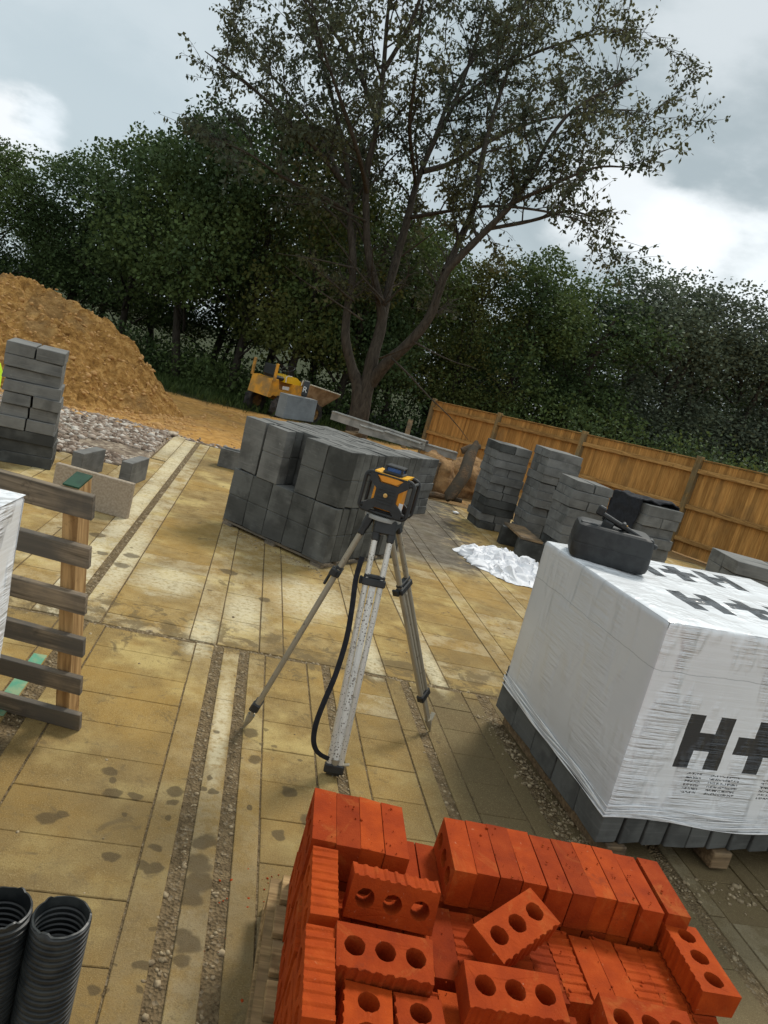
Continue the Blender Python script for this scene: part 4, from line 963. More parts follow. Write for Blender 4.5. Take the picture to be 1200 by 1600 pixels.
# ================================================================== CORRUGATED PIPES
def pipe(loc, R0, h, tilt, label):
    prof = [(R0*.80, 0)]; n = int(h/.0125)
    for i in range(n):
        z = i*.0125
        for a, r in ((.0, .93), (.002, 1.0), (.0075, 1.0), (.0095, .93)): prof.append((R0*r, z+a))
    prof.append((R0*.97, h)); prof.append((R0*.90, h+.001))
    for i in range(int(h/.0125)-2, -1, -1):
        z = i*.0125
        for a, r in ((.010, .84), (.008, .89), (.003, .89), (.001, .84)): prof.append((R0*r, z+a))
    m_ = MB(); m_.lathe(prof, n=56)
    for i in range(len(m_.v)):
        x, y, z = m_.v[i]
        if z > h-.004: m_.v[i] = (x, y, z+.0025*mn.noise(Vector((x*60, y*60, 0)))+ (.005 if math.sin(math.atan2(y, x)*3+1) > .93 else 0))
    o = m_.build('corrugated_pipe', M['pipe'], angle=50); o.location = loc; o.rotation_euler = tilt; tag(o, label, 'pipe', 'black corrugated pipes'); return o
q = at_z(97, 1432, .45); pipe((q.x, q.y, 0), .0535, .45, (0, 0, 0), 'black corrugated pipe standing upright, whole rim in view')
q = at_z(3, 1418, .458); pipe((q.x, q.y, 0), .0535, .458, (0, 0, 1), 'black corrugated pipe standing upright, cut by the left edge')

# ================================================================== RED BRICKS
def brickmesh(seed=0, ribs=True):
    bm = bmesh.new(); hx, hy = .1065, .0505
    prof = [(-hx, -hy), (hx, -hy), (hx, hy)]
    if ribs:
        n = 8
        for i in range(n):
            x1 = hx - .006 - i*(2*hx-.012)/n; w = (2*hx-.012)/n
            prof += [(x1, hy), (x1-w*.18, hy-.0032), (x1-w*.62, hy-.0032), (x1-w*.80, hy)]
    prof += [(-hx, hy)]
    def loop(pts): 
        vs = [bm.verts.new((a, b, 0)) for a, b in pts]; return [bm.edges.new((vs[i], vs[(i+1) % len(vs)])) for i in range(len(vs))]
    es = loop(prof)
    for cx in (-.066, 0, .066): es += loop([(cx+.0225*math.cos(a*math.tau/22), .0225*math.sin(a*math.tau/22)-.001) for a in range(22)])
    bmesh.ops.triangle_fill(bm, use_beauty=True, edges=es)
    # keep only the faces outside the holes
    for f in list(bm.faces):
        c = f.calc_center_median()
        if any((c.x-cx)**2+(c.y+.001)**2 < .0215**2 for cx in (-.066, 0, .066)): bm.faces.remove(f)
    r = bmesh.ops.extrude_face_region(bm, geom=list(bm.faces)); vs = [e for e in r['geom'] if isinstance(e, bmesh.types.BMVert)]
    bmesh.ops.translate(bm, vec=(0, 0, .0625), verts=vs); bmesh.ops.translate(bm, vec=(0, 0, -.03125), verts=bm.verts); bmesh.ops.recalc_face_normals(bm, faces=bm.faces)
    rr = random.Random(seed)
    for v in bm.verts: v.co += Vector((rr.uniform(-.0009, .0009), rr.uniform(-.0009, .0009), rr.uniform(-.0007, .0007)))
    for _c in range(rr.choice((1, 2, 3))):
        cz = Vector((rr.choice((-1, 1))*.1065, -.0505 if rr.random() < .6 else .0505, rr.choice((-1, 1))*.03125)); am_ = rr.uniform(.0008, .0028)
        for v in bm.verts:
            if (v.co-cz).length < .004: v.co -= Vector((math.copysign(am_, cz.x)*rr.uniform(.5, 1.5), math.copysign(am_, cz.y)*rr.uniform(.3, 1), math.copysign(am_, cz.z)*rr.uniform(.3, 1)))
    me = bpy.data.meshes.new('red_brick'); bm.to_mesh(me); bm.free(); me.materials.append(M['brick']); return me
BRK = [brickmesh(i) for i in range(9)]
BO = (.357, 1.515); BA = -5.5
def bpos(x, y, z): return Vector(loc2(BO, BA, x, y, z))
def brick(c, Mx, label, group='red bricks on the pallet', jr=.012):
    o = bpy.data.objects.new('red_brick', BRK[random.randint(0, 8)]); J = Matrix.Rotation(random.gauss(0, jr), 3, 'Z')
    o.matrix_world = Matrix.Translation(c) @ (rz(rad(BA)) @ J @ Mx).to_4x4(); link(o); return tag(o, label, 'brick', group)
def cols(a, b, c): return Matrix((a, b, c)).transposed()
SM = cols((0, 1, 0), (0, 0, -1), (-1, 0, 0)); RB = cols((0, 1, 0), (0, 0, 1), (1, 0, 0))   # on edge : smooth side up / ribbed side up
ztop = {3: .386, 2: .2835, 1: .181}
i = 0
for x in [.033, .096, .159, .222]:
    i += 1; brick(bpos(x, .112+random.gauss(0, .002), ztop[3]), SM, f'{ORD[i]} brick from the left in the far top row, before the gap', jr=.004)
i = 0
for x in [.402, .464, .527, .590, .656, .721, .784, .847, .911, .985]:
    i += 1; brick(bpos(x, .108+random.gauss(0, .004), ztop[3]+random.uniform(-.001, .001)), SM, f'{ORD[i]} brick right of the gap in the far top row' if i < 10 else 'last brick at the right end of the far top row', jr=.006)
for k, x in enumerate([.097, .160, .222, .410, .472, .535, .598, .661, .724, .787, .850, .915]): brick(bpos(x, .112, ztop[2]), SM, f'{ORD[k+1]} brick of the middle course hidden under the far top row')
for k, x in enumerate([.285, .350]): brick(bpos(x, .112, ztop[2]), SM, ['left brick showing in the gap of the far row', 'right brick showing in the gap of the far row'][k])
for c in (2, 1):
    nm = {2: 'middle', 1: 'bottom'}[c]
    for r, y in enumerate((.112, -.125, -.355, -.585)):
        rn = ['far', 'second', 'third', 'nearest'][r]
        brick(bpos(.033, y, ztop[c]), RB if (r+c) % 2 else SM, f'left end brick of the {nm} course, {rn} row of the red pile')
    brick(bpos(.985, .112, ztop[c]), SM, f'right end brick of the {nm} course, far row of the red pile')
    brick(bpos(.985, -.125, ztop[c]), RB, f'right end brick of the {nm} course, second row of the red pile')
# middle course, second row
ty = 'RSSSSRSRRRSSRR'
for k, t_ in enumerate(ty):
    x = .097+k*.0635
    if x > .96: break
    brick(bpos(x, -.125+random.gauss(0, .004), ztop[2]+random.uniform(-.003, .002)), RB if t_ == 'R' else SM, f'{ORD[k+1]} inner brick from the left in the sunken second row of the red pile')
for k in range(13):
    x = .097+k*.0635; brick(bpos(x, -.372+random.gauss(0, .004), ztop[2]-(0 if k < 9 else .1025)), RB if k % 2 else SM, f'{ORD[k+1]} inner brick from the left in the third row of the red pile')
for k in range(15):
    x = .033+k*.0635; brick(bpos(x, -.60, ztop[2]-(.0 if k < 7 else .1025)), SM if k % 3 else RB, f'{ORD[k+1]} brick from the left in the row of the red pile nearest the camera') if k else None
brick(bpos(.040, -.125, ztop[3]), RB, 'ribbed brick on edge at the left end, holes facing left', jr=.03)
brick(bpos(.036, -.37, ztop[3]-.0), RB, 'second ribbed brick on edge at the left edge of the pile, nearer the camera')
def loose(cx, cy, ctop, rot, pitch, roll_, label, flip=False):
    Mx = rz(rad(rot-BA)) @ Matrix.Rotation(rad(pitch), 3, 'X') @ Matrix.Rotation(rad(roll_), 3, 'Y')
    if flip: Mx = Mx @ rz(math.pi)
    return brick(Vector((cx, cy, ctop-.0313)), Mx, label, 'loose bricks on top of the pile', jr=0)
# standing on its long side, holes towards the camera, ribs up
Mx = rz(rad(-3)) @ Matrix.Rotation(rad(-16), 3, 'X') @ cols((1, 0, 0), (0, 0, 1), (0, -1, 0))
brick(Vector((.557, 1.400, .3975)), Mx, 'loose brick on edge with holes facing the camera and ribs on top', 'loose bricks on top of the pile', jr=0)
loose(.500, 1.205, .437, -5, 9, 2, 'loose flat brick, left of centre, three holes up and ribs to the front', True)
loose(.842, 1.330, .437, 34, 12, -6, 'loose brick lying skewed across the sunken row', True)
loose(.777, 1.150, .430, -4, 9, 0, 'loose flat brick at the bottom centre with ribs to the front', True)
loose(1.075, 1.105, .420, -5, 9, 3, 'loose flat brick at the bottom right of the pile', True)
brick(Vector((1.347, 1.325, .4005-.0313)), rz(rad(90)), 'flat brick with three holes at the right end, lying front to back', 'loose bricks on top of the pile')
brick(Vector((.453, 1.050, .368)), rz(rad(88)), 'flat end-on brick at the bottom edge, lower left of the pile', 'loose bricks on top of the pile')
brick(Vector((.562, 1.035, .368)), rz(rad(91)), 'flat end-on brick at the bottom edge, right of its twin', 'loose bricks on top of the pile')
P = []; S = []
for _ in range(420):
    x, y = random.uniform(.0, 1.0), random.uniform(-.5, .21); z = .4395 if y > .0 and (x < .25 or x > .38) else .3365
    q = bpos(x, y, z); P.append(tuple(q)); S.append(abs(random.gauss(.0012, .0012))+.0007)
for _ in range(260): q = bpos(random.uniform(-.2, 1.25), random.uniform(.24, .40) if random.random() < .6 else random.uniform(-.5, .3), .001); P.append(tuple(q)); S.append(abs(random.gauss(.0016, .0018))+.0008)
tag(stones('brick_crumbs', P, S, M['brick'], .7), 'red crumbs of broken brick scattered on and round the pile', 'brick crumbs', kind='stuff')
BP = empty('timber_pallet', (BO[0], BO[1], 0), (0, 0, rad(BA)), 'pale timber pallet carrying the red bricks', 'pallet')
for k in range(9): b_ = MB(); b_.box((.505+random.uniform(-.006, .006), .20-k*.118, .118), (1.05, .095, .020), ch=.002); b_.build('deck_board', M['pallet_pale'], BP)
for x in (.0, .5, 1.0):
    for y in (.17, -.30, -.77): b_ = MB(); b_.box((x, y, .060), (.09, .12, .074), ch=.003); b_.build('spacer_block', M['pallet_pale'], BP)
    b_ = MB(); b_.box((x, -.30, .0115), (.095, 1.10, .021), ch=.002); b_.build('bottom_board', M['pallet_pale'], BP)
    b_ = MB(); b_.box((x, -.30, .1025), (.095, 1.10, .010)); b_.build('stringer_board', M['pallet_pale'], BP)

# ================================================================== TRIPOD AND LASER LEVEL
hd_ = at_z(600, 803, 1.035); TH = Vector((hd_.x, hd_.y, 1.043))
TP = empty('tripod', (TH.x, TH.y, 0), (0, 0, 0), 'aluminium surveying tripod spattered with cement, laser level on top', 'tripod')
def tb_build(mb_, nm, mt, par=None, **k):
    mb_.v = [(a-TH.x, b-TH.y, c) for a, b, c in mb_.v]; return mb_.build(nm, mt, par or TP, **k)
mb = MB(); mb.lathe([(0, 1.032), (.070, 1.032), (.074, 1.026), (.074, 1.016), (.045, 1.010), (.030, .985), (.030, .955), (0, .955)], (TH.x, TH.y, 0), 28); tb_build(mb, 'head_plate', M['galv'], angle=40)
mb = MB(); mb.tube([TH-Vector((0, 0, .02)), TH-Vector((0, 0, .16))], .012, 12); tb_build(mb, 'centre_screw', M['black_plastic'])
FEET = [at_z(380, 1138, 0), at_z(672, 1143, 0), at_z(519, 1214, 0)]
FEET[1] = at_z(672, 1143, 0)
def tleg(foot, mats, tend, tclamp, lateral=None, lean=0):
    rdl = Vector((foot.x-TH.x, foot.y-TH.y, 0)).normalized(); top = TH + rdl*.048 - Vector((0, 0, .028)); ax = (foot-top); L = ax.length; u = ax/L
    lat = Vector((-rdl.y, rdl.x, 0)) if lateral is None else (lateral - u*lateral.dot(u)).normalized()
    nrm = u.cross(lat).normalized(); P = lambda t, l=0, n=0: top + ax*t + lat*l + nrm*n
    leg = empty('leg', (0, 0, 0)); leg.parent = TP
    R3 = Matrix((lat, nrm, u)).transposed()
    m_ = MB(); m_.box(P(.0, 0, 0)+u*.02, (.088, .034, .060), R3, .006); m_.box(P(0, .030, 0)+u*.055, (.030, .030, .050), R3, .006); m_.box(P(0, -.030, 0)+u*.055, (.030, .030, .050), R3, .006); tb_build(m_, 'hinge', M['black_plastic'], leg)
    for s in (-1, 1):
        m_ = MB(); m_.tube([P(.05, s*.030), P(tclamp, s*.030), P(tend, s*.0225)], .0118, 14); tb_build(m_, 'tube', M[mats[0]], leg, angle=50)
    m_ = MB(); m_.box((P(tclamp)+P(tend))/2, (.027, .010, (tend-tclamp)*L-.02), R3, .002); m_.box((P(tclamp, 0, .006)+P(tend, 0, .006))/2, (.015, .006, (tend-tclamp)*L-.06), R3, .002); tb_build(m_, 'inner_rail', M[mats[1]], leg)
    m_ = MB(); m_.box(P(tclamp), (.096, .034, .030), R3, .005); m_.box(P(tclamp-.022, .0, .0), (.085, .026, .014), R3, .003); m_.box(P(tclamp+.03, -.0, -.021), (.022, .012, .085), R3, .004); m_.box(P(tclamp, -.052, -.012), (.012, .03, .03), R3, .003); tb_build(m_, 'clamp', M['black_plastic'], leg)
    m_ = MB(); m_.box(P(tend), (.080, .034, .036), R3, .005); m_.box(P(tend+.012, 0, -.006), (.052, .030, .03), R3, .004); tb_build(m_, 'end_clamp', M['black_plastic'], leg)
    m_ = MB(); m_.box((P(tend)+P(.955))/2, (.030, .014, (.955-tend)*L+.02), R3, .003)
    m_.tube([P(.93), P(.955), P(1.0)], [.017, .015, .002], 10); tb_build(m_, 'foot', M['alu_dull'], leg)
    m_ = MB(); m_.box(P(.945, .035, 0), (.045, .022, .006), R3 @ Matrix.Rotation(.25, 3, 'Y'), .002); tb_build(m_, 'step_tab', M['alu_dull'], leg)
    return P
tleg(FEET[0], ('alu_dull', 'alu_dull'), .885, .25, lateral=CF)
tleg(FEET[1], ('alu_dull', 'alu_dull'), .80, .28, lateral=(CX*.6+CF).normalized())
PC_ = tleg(FEET[2], ('alu', 'alu_white'), .965, .235, lateral=CX)
# carrying strap
d0 = (Vector(PC_(.5))-EYE).dot(CF)
sp = [(566, 870, 0), (556, 905, .0), (550, 950, -.01), (541, 1000, -.02), (524, 1055, -.03), (507, 1095, -.04), (494, 1130, -.04), (490, 1158, -.03), (497, 1176, -.01), (514, 1186, -.01)]
pts = [at_depth(a, b, d0-.035+c) for a, b, c in sp]; cpp, _ = curve(pts, [1]*len(pts), 4)
m_ = MB(); m_.tube(cpp, .0105, 8, flat=.22, up=CX.copy()); tb_build(m_, 'carrying_strap', M['cloth_black'], angle=60)

LS = empty('laser_level', TH, (0, 0, rad(-23)), 'yellow and black rotary laser level mounted on the tripod head', 'laser level')
LS.scale = (1.0, 1.0, 1.0)
mb = MB(); mb.box((0, 0, .076), (.118, .10, .128), ch=.012); mb.build('casing', M['orange'], LS)
xp = [(-.080, .002), (-.056, -.004), (-.032, .020), (.032, .020), (.056, -.004), (.080, .002), (.078, .028), (.044, .054), (.044, .094), (.078, .122), (.080, .146), (.056, .150), (.036, .120), (-.036, .120), (-.056, .150), (-.080, .146), (-.078, .122), (-.044, .094), (-.044, .054), (-.078, .028)]
for s, nm in ((-1, 'front_pad'), (1, 'rear_pad')):
    Mx4 = Matrix(((1, 0, 0), (0, 0, s), (0, 1, 0))); mb = MB(); mb.prism(xp, .050, .066, Mx4)
    for z in (.044, .056, .068, .084, .096): mb.box((0, s*.067, z), (.066, .004, .005), ch=.001)
    mb.build(nm, M['black_plastic'], LS)
def rrect(w, z0, z1, r, n=6):
    o_ = []
    for cx, cz, a0 in ((w-r, z0+r, -90), (w-r, z1-r, 0), (-w+r, z1-r, 90), (-w+r, z0+r, 180)):
        for k in range(n+1): a = rad(a0+90*k/n); o_.append((cx+r*math.cos(a), cz+r*math.sin(a)))
    return o_
for y in (-.052, .046):
    lp = rrect(.098, -.002, .150, .022); pts = [(a, y, b) for a, b in lp]; pts.append(pts[0]); mb = MB(); mb.tube(pts, .0075, 8, up=Vector((0, 1, 0)), cap=False); mb.build('roll_cage', M['black_rubber'], LS, True)
for sx in (-1, 1):
    for z in (.012, .138): mb = MB(); mb.tube([(sx*.092, -.052, z), (sx*.092, .046, z)], .0065, 8); mb.tube([(sx*.092, -.052, z), (sx*.062, -.058, z+(.008 if z < .1 else -.006))], .008, 8); mb.build('cage_bar', M['black_rubber'], LS, True)
mb = MB()
tp_ = [(-.066, .150), (-.03, .1455), (.03, .1455), (.066, .150), (.068, .160), (.03, .1555), (-.03, .1555), (-.068, .160)]; mb.prism(tp_, -.058, .058, Matrix(((1, 0, 0), (0, 0, 1), (0, 1, 0)))); mb.build('top_band', M['yellow'], LS)
mb = MB(); mb.prism([(-.060, .150), (.060, .150), (.030, .124), (-.030, .124)], -.0572, .0572, Matrix(((1, 0, 0), (0, 0, 1), (0, 1, 0)))); mb.build('top_casing', M['orange'], LS)
mb = MB(); mb.box((0, 0, .161), (.082, .082, .012), ch=.004); mb.box((0, 0, .186), (.074, .074, .008), ch=.003)
for a in (-1, 1):
    for b in (-1, 1): mb.box((a*.033, b*.033, .174), (.008, .008, .024))
mb.build('turret', M['black_plastic'], LS)
mb = MB(); mb.box((0, 0, .1745), (.060, .060, .0185)); mb.build('turret_window', M['blue_glass'], LS)
mb = MB(); mb.lathe([(0, 0), (.0075, 0), (.0085, .002), (.0085, .006), (.004, .0065), (.004, .003), (0, .003)], n=18); mb.v = [(x, -.0665-z, y+.076) for x, y, z in mb.v]; mb.build('threaded_socket', M['brass'], LS, angle=40)
mb = MB(); mb.box((.0655, -.0532, .045), (.016, .002, .030)); mb.build('sticker', M['label_white'], LS)
mb = MB(); mb.box((0, 0, .005), (.075, .075, .012), ch=.003); mb.build('mounting_foot', M['black_plastic'], LS)

# ================================================================== CASE, CLAMP, JACKET, SHEET, PLANK
cq = Vector((1.500, 2.945, .992))
CS = empty('carrying_case', cq, (rad(2), rad(-2), rad(-20)), 'black plastic carrying case lying on the printed white pack', 'case')
def rbox(mb_, c, size, r, top=.0, n=5):
    w, d, h = size; lp = []
    for cx, cy, a0 in ((w/2-r, -d/2+r, -90), (w/2-r, d/2-r, 0), (-w/2+r, d/2-r, 90), (-w/2+r, -d/2+r, 180)):
        for k in range(n+1): a = rad(a0+90*k/n); lp.append((cx+r*math.cos(a), cy+r*math.sin(a)))
    L = [(1-.10, 0), (1-.03, .010), (1, .03), (1, h*.45), (1-.012, h*.46), (1-.012, h*.49), (1, h*.50), (1-.02, h-.03), (1-.06, h-.008), (1-.14, h)]; m = len(lp)
    v = [(c[0]+a*s, c[1]+b*s, c[2]+z) for s, z in L for a, b in lp]; f = [(i*m+k, i*m+(k+1) % m, (i+1)*m+(k+1) % m, (i+1)*m+k) for i in range(len(L)-1) for k in range(m)]
    mb_.add(v, f+[tuple(range(m))[::-1], tuple((len(L)-1)*m+k for k in range(m))])
mb = MB(); rbox(mb, (.17, .10, 0), (.355, .215, .165), .035); mb.build('case_body', M['black_rubber'], CS, angle=35)
mb = MB(); mb.tube([(.10, -.008, .11), (.10, -.030, .115), (.12, -.038, .116), (.22, -.038, .116), (.24, -.030, .115), (.24, -.008, .11)], .007, 8); 
mb = MB(); mb.box((.05, .06, .1655), (.075, .045, .006), ch=.002); mb.build('latch', M['black_plastic'], CS)
CL = empty('bracket_clamp', (cq.x+.15, cq.y+.02, 1.158), (rad(4), rad(12), rad(-28)), 'black screw clamp bracket resting on top of the black case', 'clamp')
mb = MB(); mb.box((.06, 0, .03), (.24, .022, .016), rot=Matrix.Rotation(rad(4), 3, 'Y'), ch=.004); mb.box((.06, .018, .022), (.20, .012, .012), ch=.003); mb.build('bar', M['black_plastic'], CL)
mb = MB(); mb.box((-.01, 0, .010), (.04, .04, .034), ch=.005); mb.box((.10, 0, .012), (.07, .034, .030), ch=.005); mb.box((-.055, 0, .045), (.03, .026, .035), ch=.005); mb.build('jaw', M['black_plastic'], CL)
mb = MB(); mb.tube([(.04, -.02, .038), (.04, .02, .038)], .009, 12); mb.build('screw_knob', M['black_plastic'], CL, angle=40)
mb = MB(); mb.tube([(.15, -.018, .03), (.15, .018, .03)], .012, 14); mb.build('screw_knob', M['black_plastic'], CL, angle=40)
mb = MB(); mb.lathe([(0, 0), (.0045, 0), (.0045, .004), (0, .004)], (.05, 0, .0385), 12); mb.build('bolt', M['brass'], CL); CL.scale = (1.25, 1.25, 1.25)

def drape(org, rot, x0, x1, y0, y1, ztop, mat, label, cat, name, fall, seed, thick=.012):
    V = []; nx, ny = 70, 50; a = rad(rot)
    for j in range(ny+1):
        for i in range(nx+1):
            u, v = x0+(x1-x0)*i/nx, y0+(y1-y0)*j/ny; z = ztop; x, y = u, v
            for (val, lo, hi, ax) in ((u, 0, .46, 0), (v, -.02, .46, 1)):
                if val < lo: d_ = lo-val; z -= d_*fall; (x, y) = ((lo-.012-d_*.08, y) if ax == 0 else (x, lo-.012-d_*.08))
                if val > hi: d_ = val-hi; z -= d_*fall; (x, y) = ((hi+.012+d_*.08, y) if ax == 0 else (x, hi+.012+d_*.08))
            n1_ = mn.noise(Vector((u*7+seed, v*3, 0)))*.028 + mn.noise(Vector((u*19, v*6+seed, 2)))*.012 + abs(mn.noise(Vector((u*4+v*9, v*5, seed))))*.03
            z += n1_; x += mn.noise(Vector((v*9, z*12, seed)))*.018; y += mn.noise(Vector((u*9, z*12, seed+4)))*.018
            V.append(loc2(org, rot, x, y, z))
    f = [(j*(nx+1)+i, j*(nx+1)+i+1, (j+1)*(nx+1)+i+1, (j+1)*(nx+1)+i) for j in range(ny) for i in range(nx)]
    o = mesh(name, V, f, mat, smooth=True); md = o.modifiers.new('thickness', 'SOLIDIFY'); md.thickness = thick; tag(o, label, cat); return o
drape((3.72, 6.15), 12, -.42, .60, .06, .62, 1.055, M['cloth_black'], 'black jacket thrown over the top of a block stack, one sleeve hanging', 'jacket', 'jacket', 1.0, 3)
# crumpled white sheet
def sheet():
    c0 = Vector((2.72, 6.62, 0)); V = []; n = 130
    for j in range(n+1):
        for i in range(n+1):
            u, v = i/n*2-1, j/n*2-1; r = math.hypot(u, v); q = Vector((u*2.1, v*2.1, 5)); rag = 1+.22*mn.noise(Vector((math.atan2(v, u)*1.6, 3, 1)))
            # square to disc
            k = max(abs(u), abs(v))/(r+1e-6); x, y = u*k*.46*rag, v*k*.58*rag; rr = r*k
            h = max(0, 1-rr**3.0)*.10
            f1 = mn.noise(q*.9)+.4; w1 = q + Vector((mn.noise(q*1.7), mn.noise(q*1.7+Vector((3, 3, 0))), 0))*.5
            vd = mn.voronoi(Vector((w1.x*1.3, w1.y*2.4, 1)))[0]; vd2 = mn.voronoi(w1*3.6)[0]; vd3 = mn.voronoi(w1*8)[0]
            z = h*(.5+.6*f1) + (.17*(vd[1]-vd[0])*.7+.035*(vd2[1]-vd2[0])+.006*(vd3[1]-vd3[0]))*min(1, (1-rr)*3.5+.08) + .004
            x += mn.noise(q*3)*.05; y += mn.noise(q*3+Vector((9, 9, 0)))*.05
            V.append((c0.x+x*math.cos(.35)-y*math.sin(.35), c0.y+x*math.sin(.35)+y*math.cos(.35), max(.004, z)))
    f = [(j*(n+1)+i, j*(n+1)+i+1, (j+1)*(n+1)+i+1, (j+1)*(n+1)+i) for j in range(n) for i in range(n)]
    o = mesh('plastic_sheet', V, f, M['sheet_white'], smooth=True); tag(o, 'crumpled white plastic sheet lying on the floor before the stacks', 'plastic sheet')
sheet()
# plank bench
mb = MB(); mb.box((0, 0, .0), (.26, .72, .025), ch=.002); o = mb.build('timber_plank', M['plank']); o.location = (3.20, 7.55, .2325); o.rotation_euler = (0, 0, rad(-3)); tag(o, 'short brown plank laid across two blocks on edge', 'plank')
for k, (x, y) in enumerate([(3.20, 7.25), (3.19, 7.80)]): block((x, y, 0), -3, (.30, .1, .215), ['block on edge under the near end of the brown plank', 'block on edge under the far end of the brown plank'][k], 'blocks under the brown plank', 'block_dark')

# ================================================================== STUMPS, LOG, STAKE, LITTER
def lump(name, c, size, rot, mat, seed, label, cat, rough=.25, sub=4):
    bm = bmesh.new(); bmesh.ops.create_icosphere(bm, subdivisions=sub, radius=1)
    for v in bm.verts:
        p = v.co.copy(); k = 1 + rough*mn.fractal(p*1.3+Vector((seed, 0, 0)), 1, 2, 4) + rough*.35*mn.noise(Vector((p.x*2, p.y*2, p.z*9+seed)))
        v.co = Vector((p.x*size[0]*k, p.y*size[1]*k, p.z*size[2]*k))
    me = bpy.data.meshes.new(name); bm.to_mesh(me); bm.free(); me.materials.append(mat); me.polygons.foreach_set('use_smooth', [True]*len(me.polygons)); o = bpy.data.objects.new(name, me); link(o); o.location = c; o.rotation_euler = rot; return tag(o, label, cat)
q = at_z(668, 776, -.05); lump('tree_stump', (q.x+.02, q.y+.25, .22), (.36, .34, .40), (0, .25, 0), M['stump'], 2, 'clay-caked tree stump left of the leaning log', 'tree stump', .30)
q = at_z(720, 778, -.05); lump('tree_stump', (q.x+.1, q.y+.35, .22), (.50, .35, .34), (0, -.2, .3), M['stump'], 8, 'clay-caked root plate under the leaning log', 'tree stump', .35)
mb = MB(); a = at_depth(706, 772, 10.25); b = at_depth(747, 692, 10.7); mb.tube([a+(a-b)*.1, a, a.lerp(b, .35)+Vector((.02, 0, .03)), a.lerp(b, .7)-Vector((.02, 0, .0)), b], [.05, .12, .11, .085, .05], 14, flat=.75)
for i in range(len(mb.v)): p = Vector(mb.v[i]); mb.v[i] = tuple(p + Vector((mn.noise(p*7), mn.noise(p*7+Vector((5, 0, 0))), mn.noise(p*9)))*.07)
o = mb.build('log', M['log'], angle=60); tag(o, 'dark split log leaning up over the clay-caked roots', 'log')
mb = MB(); a = at_depth(640, 770, 10.5); b = at_depth(722, 783, 10.3); mb.tube([a, a.lerp(b, .5)+Vector((0, 0, .03)), b], [.05, .045, .03], 8); o = mb.build('fallen_branch', M['log'], angle=50); tag(o, 'reddish branch lying along the foot of the stumps', 'branch')
mb = MB(); a = at_depth(735, 700, 11.1); mb.tube([a-Vector((.12, 0, .08)), a, a+Vector((.16, .05, .05))], [.055, .06, .04], 10); o = mb.build('cut_log', M['log'], angle=50); tag(o, 'short cut log end at the top of the leaning log', 'log')
mb = MB(); a = at_depth(630, 700, 12.5); b = at_depth(642, 656, 12.5); mb.tube([a, b], .045, 6); o = mb.build('timber_stake', M['plank']); tag(o, 'timber stake standing up behind the steel lintels', 'stake')
for k, (px, py, s, lb) in enumerate([(712, 801, .05, 'white scrap of plastic on the floor before the stumps'), (270, 678, .09, 'pale lump of stone at the far corner of the floor')]):
    q = at_z(px, py, .02); lump('litter', (q.x, q.y, .02), (s, s*.7, s*.4), (0, 0, k), M['white_litter'] if k == 0 else M['stone'], k+3, lb, 'scrap' if k == 0 else 'stone', .3, 2)

# ================================================================== DUMPER
dq = at_z(432, 655, -.36); DU = empty('site_dumper', (dq.x+.16, dq.y+.35, -.33), (0, 0, rad(43)), 'small yellow site dumper with a muddy front skip at the edge of the wood', 'dumper')
DU.scale = (1.05, 1.05, 1.05)
for sx in (-.62, .50):
    for sy in (-.47, .47):
        w_ = empty('wheel', (sx, sy, .29)); w_.parent = DU
        m_ = MB(); m_.lathe([(.15, -.09), (.26, -.10), (.285, -.06), (.29, 0), (.285, .06), (.26, .10), (.15, .09)], n=26); 
        for k in range(16):
            a = k*math.tau/16; m_.box((math.cos(a)*.290, math.sin(a)*.290, .045 if k % 2 else -.045), (.03, .05, .085), rz(a), .004)
        m_.v = [(x, z, y) for x, y, z in m_.v]; m_.build('tyre', M['tyre'], w_, angle=35)
        m_ = MB(); m_.lathe([(0, -.03), (.10, -.03), (.155, -.07), (.155, .07), (.10, .03), (0, .03)], n=20); m_.v = [(x, z, y) for x, y, z in m_.v]; m_.build('rim', M['rim'], w_, angle=35)
mb = MB(); mb.prism([(-1.02, .50), (-.98, .92), (-.78, .95), (-.70, .72), (-.30, .70), (-.22, .90), (.12, .90), (.12, .42), (-.30, .40), (-.38, .50), (-.86, .56), (-.92, .50)], -.36, .36, Matrix(((1, 0, 0), (0, 0, 1), (0, 1, 0)))); mb.build('chassis', M['dumper'], DU)
mb = MB(); mb.prism([(-.50, .90), (-.42, 1.05), (-.10, 1.07), (.08, .98), (.10, .90)], -.26, .26, Matrix(((1, 0, 0), (0, 0, 1), (0, 1, 0)))); mb.build('bonnet', M['bonnet'], DU)
mb = MB(); mb.box((-.62, 0, .97), (.34, .42, .10), ch=.03); mb.box((-.79, 0, 1.12), (.08, .42, .28), ch=.03); mb.build('seat', M['black_plastic'], DU)
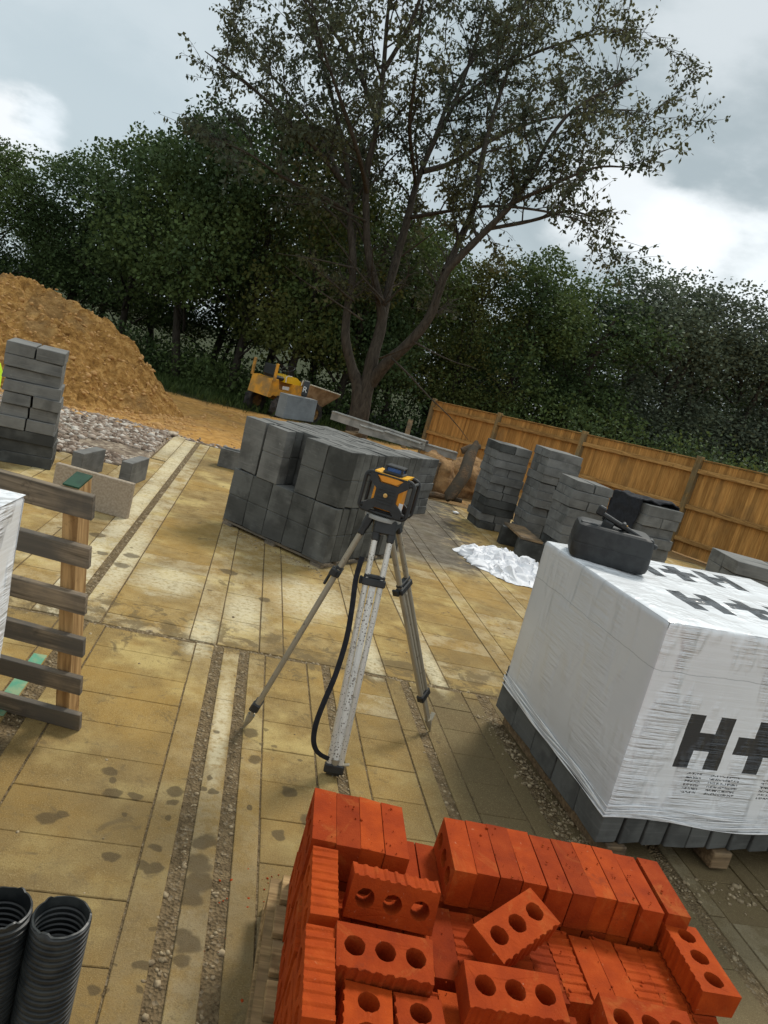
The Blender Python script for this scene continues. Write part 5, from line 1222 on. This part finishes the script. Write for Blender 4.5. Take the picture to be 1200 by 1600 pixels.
mb = MB(); pts = [(.0+.0, .17*math.cos(a*math.tau/20), .17*math.sin(a*math.tau/20)) for a in range(21)]; Rm = Matrix.Rotation(rad(62), 3, 'Y'); pts = [Rm @ Vector(p) + Vector((-.22, 0, 1.22)) for p in pts]; mb.tube(pts, .013, 6, cap=False); mb.tube([(-.22, 0, 1.22), (-.12, 0, 1.02)], .02, 8); mb.build('steering_wheel', M['black_plastic'], DU, angle=50)
for sy in (-.40, .40): mb = MB(); mb.box((-.96, sy, 1.10), (.06, .06, .42), ch=.008); mb.build('roll_bar_post', M['dumper'], DU)
for sy in (-.34, .34):
    mb = MB(); mb.tube([(-.52, sy, .92), (-.54, sy, 1.04), (-.48, sy, 1.08), (-.36, sy, 1.08)], .014, 8); mb.build('handrail', M['white_metal'], DU, angle=60)
    mb = MB(); mb.tube([(.02, sy, .92), (.04, sy, 1.05), (.12, sy, 1.0), (.16, sy, .90)], .014, 8); mb.build('handrail', M['white_metal'], DU, angle=60)
mb = MB(); mb.box((-.50, -.3625, .78), (.22, .006, .08)); mb.build('decal', M['label_white'], DU)
def skipshape(t):
    o_ = [(.16, .58), (.30, .46), (.86, .46), (1.32, .86), (1.30, .92), (.60, .96), (.14, 1.0)]
    V = []; hw = .52
    pr = [(a, b) for a, b in o_]; v = [(a, -hw*(1 if b > .7 else .72), b) for a, b in pr] + [(a, hw*(1 if b > .7 else .72), b) for a, b in pr]; return v, len(pr)
v, n = skipshape(0); mb = MB(); mb.add(v, [tuple(range(n)), tuple(range(2*n-1, n-1, -1))] + [(i, i+1, n+i+1, n+i) for i in range(0, 3)] + [(6, 0, n, n+6)]); o = mb.build('skip', M['skip_dirt'], DU); md = o.modifiers.new('wall', 'SOLIDIFY'); md.thickness = .025
for s_ in (-1, 1): mb = MB(); mb.tube([(.14, s_*.53, 1.0), (.60, s_*.53, .965), (1.31, s_*.53, .91)], .018, 6); mb.build('skip_rim', M['white_metal'], DU)
mb = MB(); mb.box((.72, 0, .84), (1.0, .92, .10), ch=.03); mb.build('skip_load', M['clay_lump'], DU)
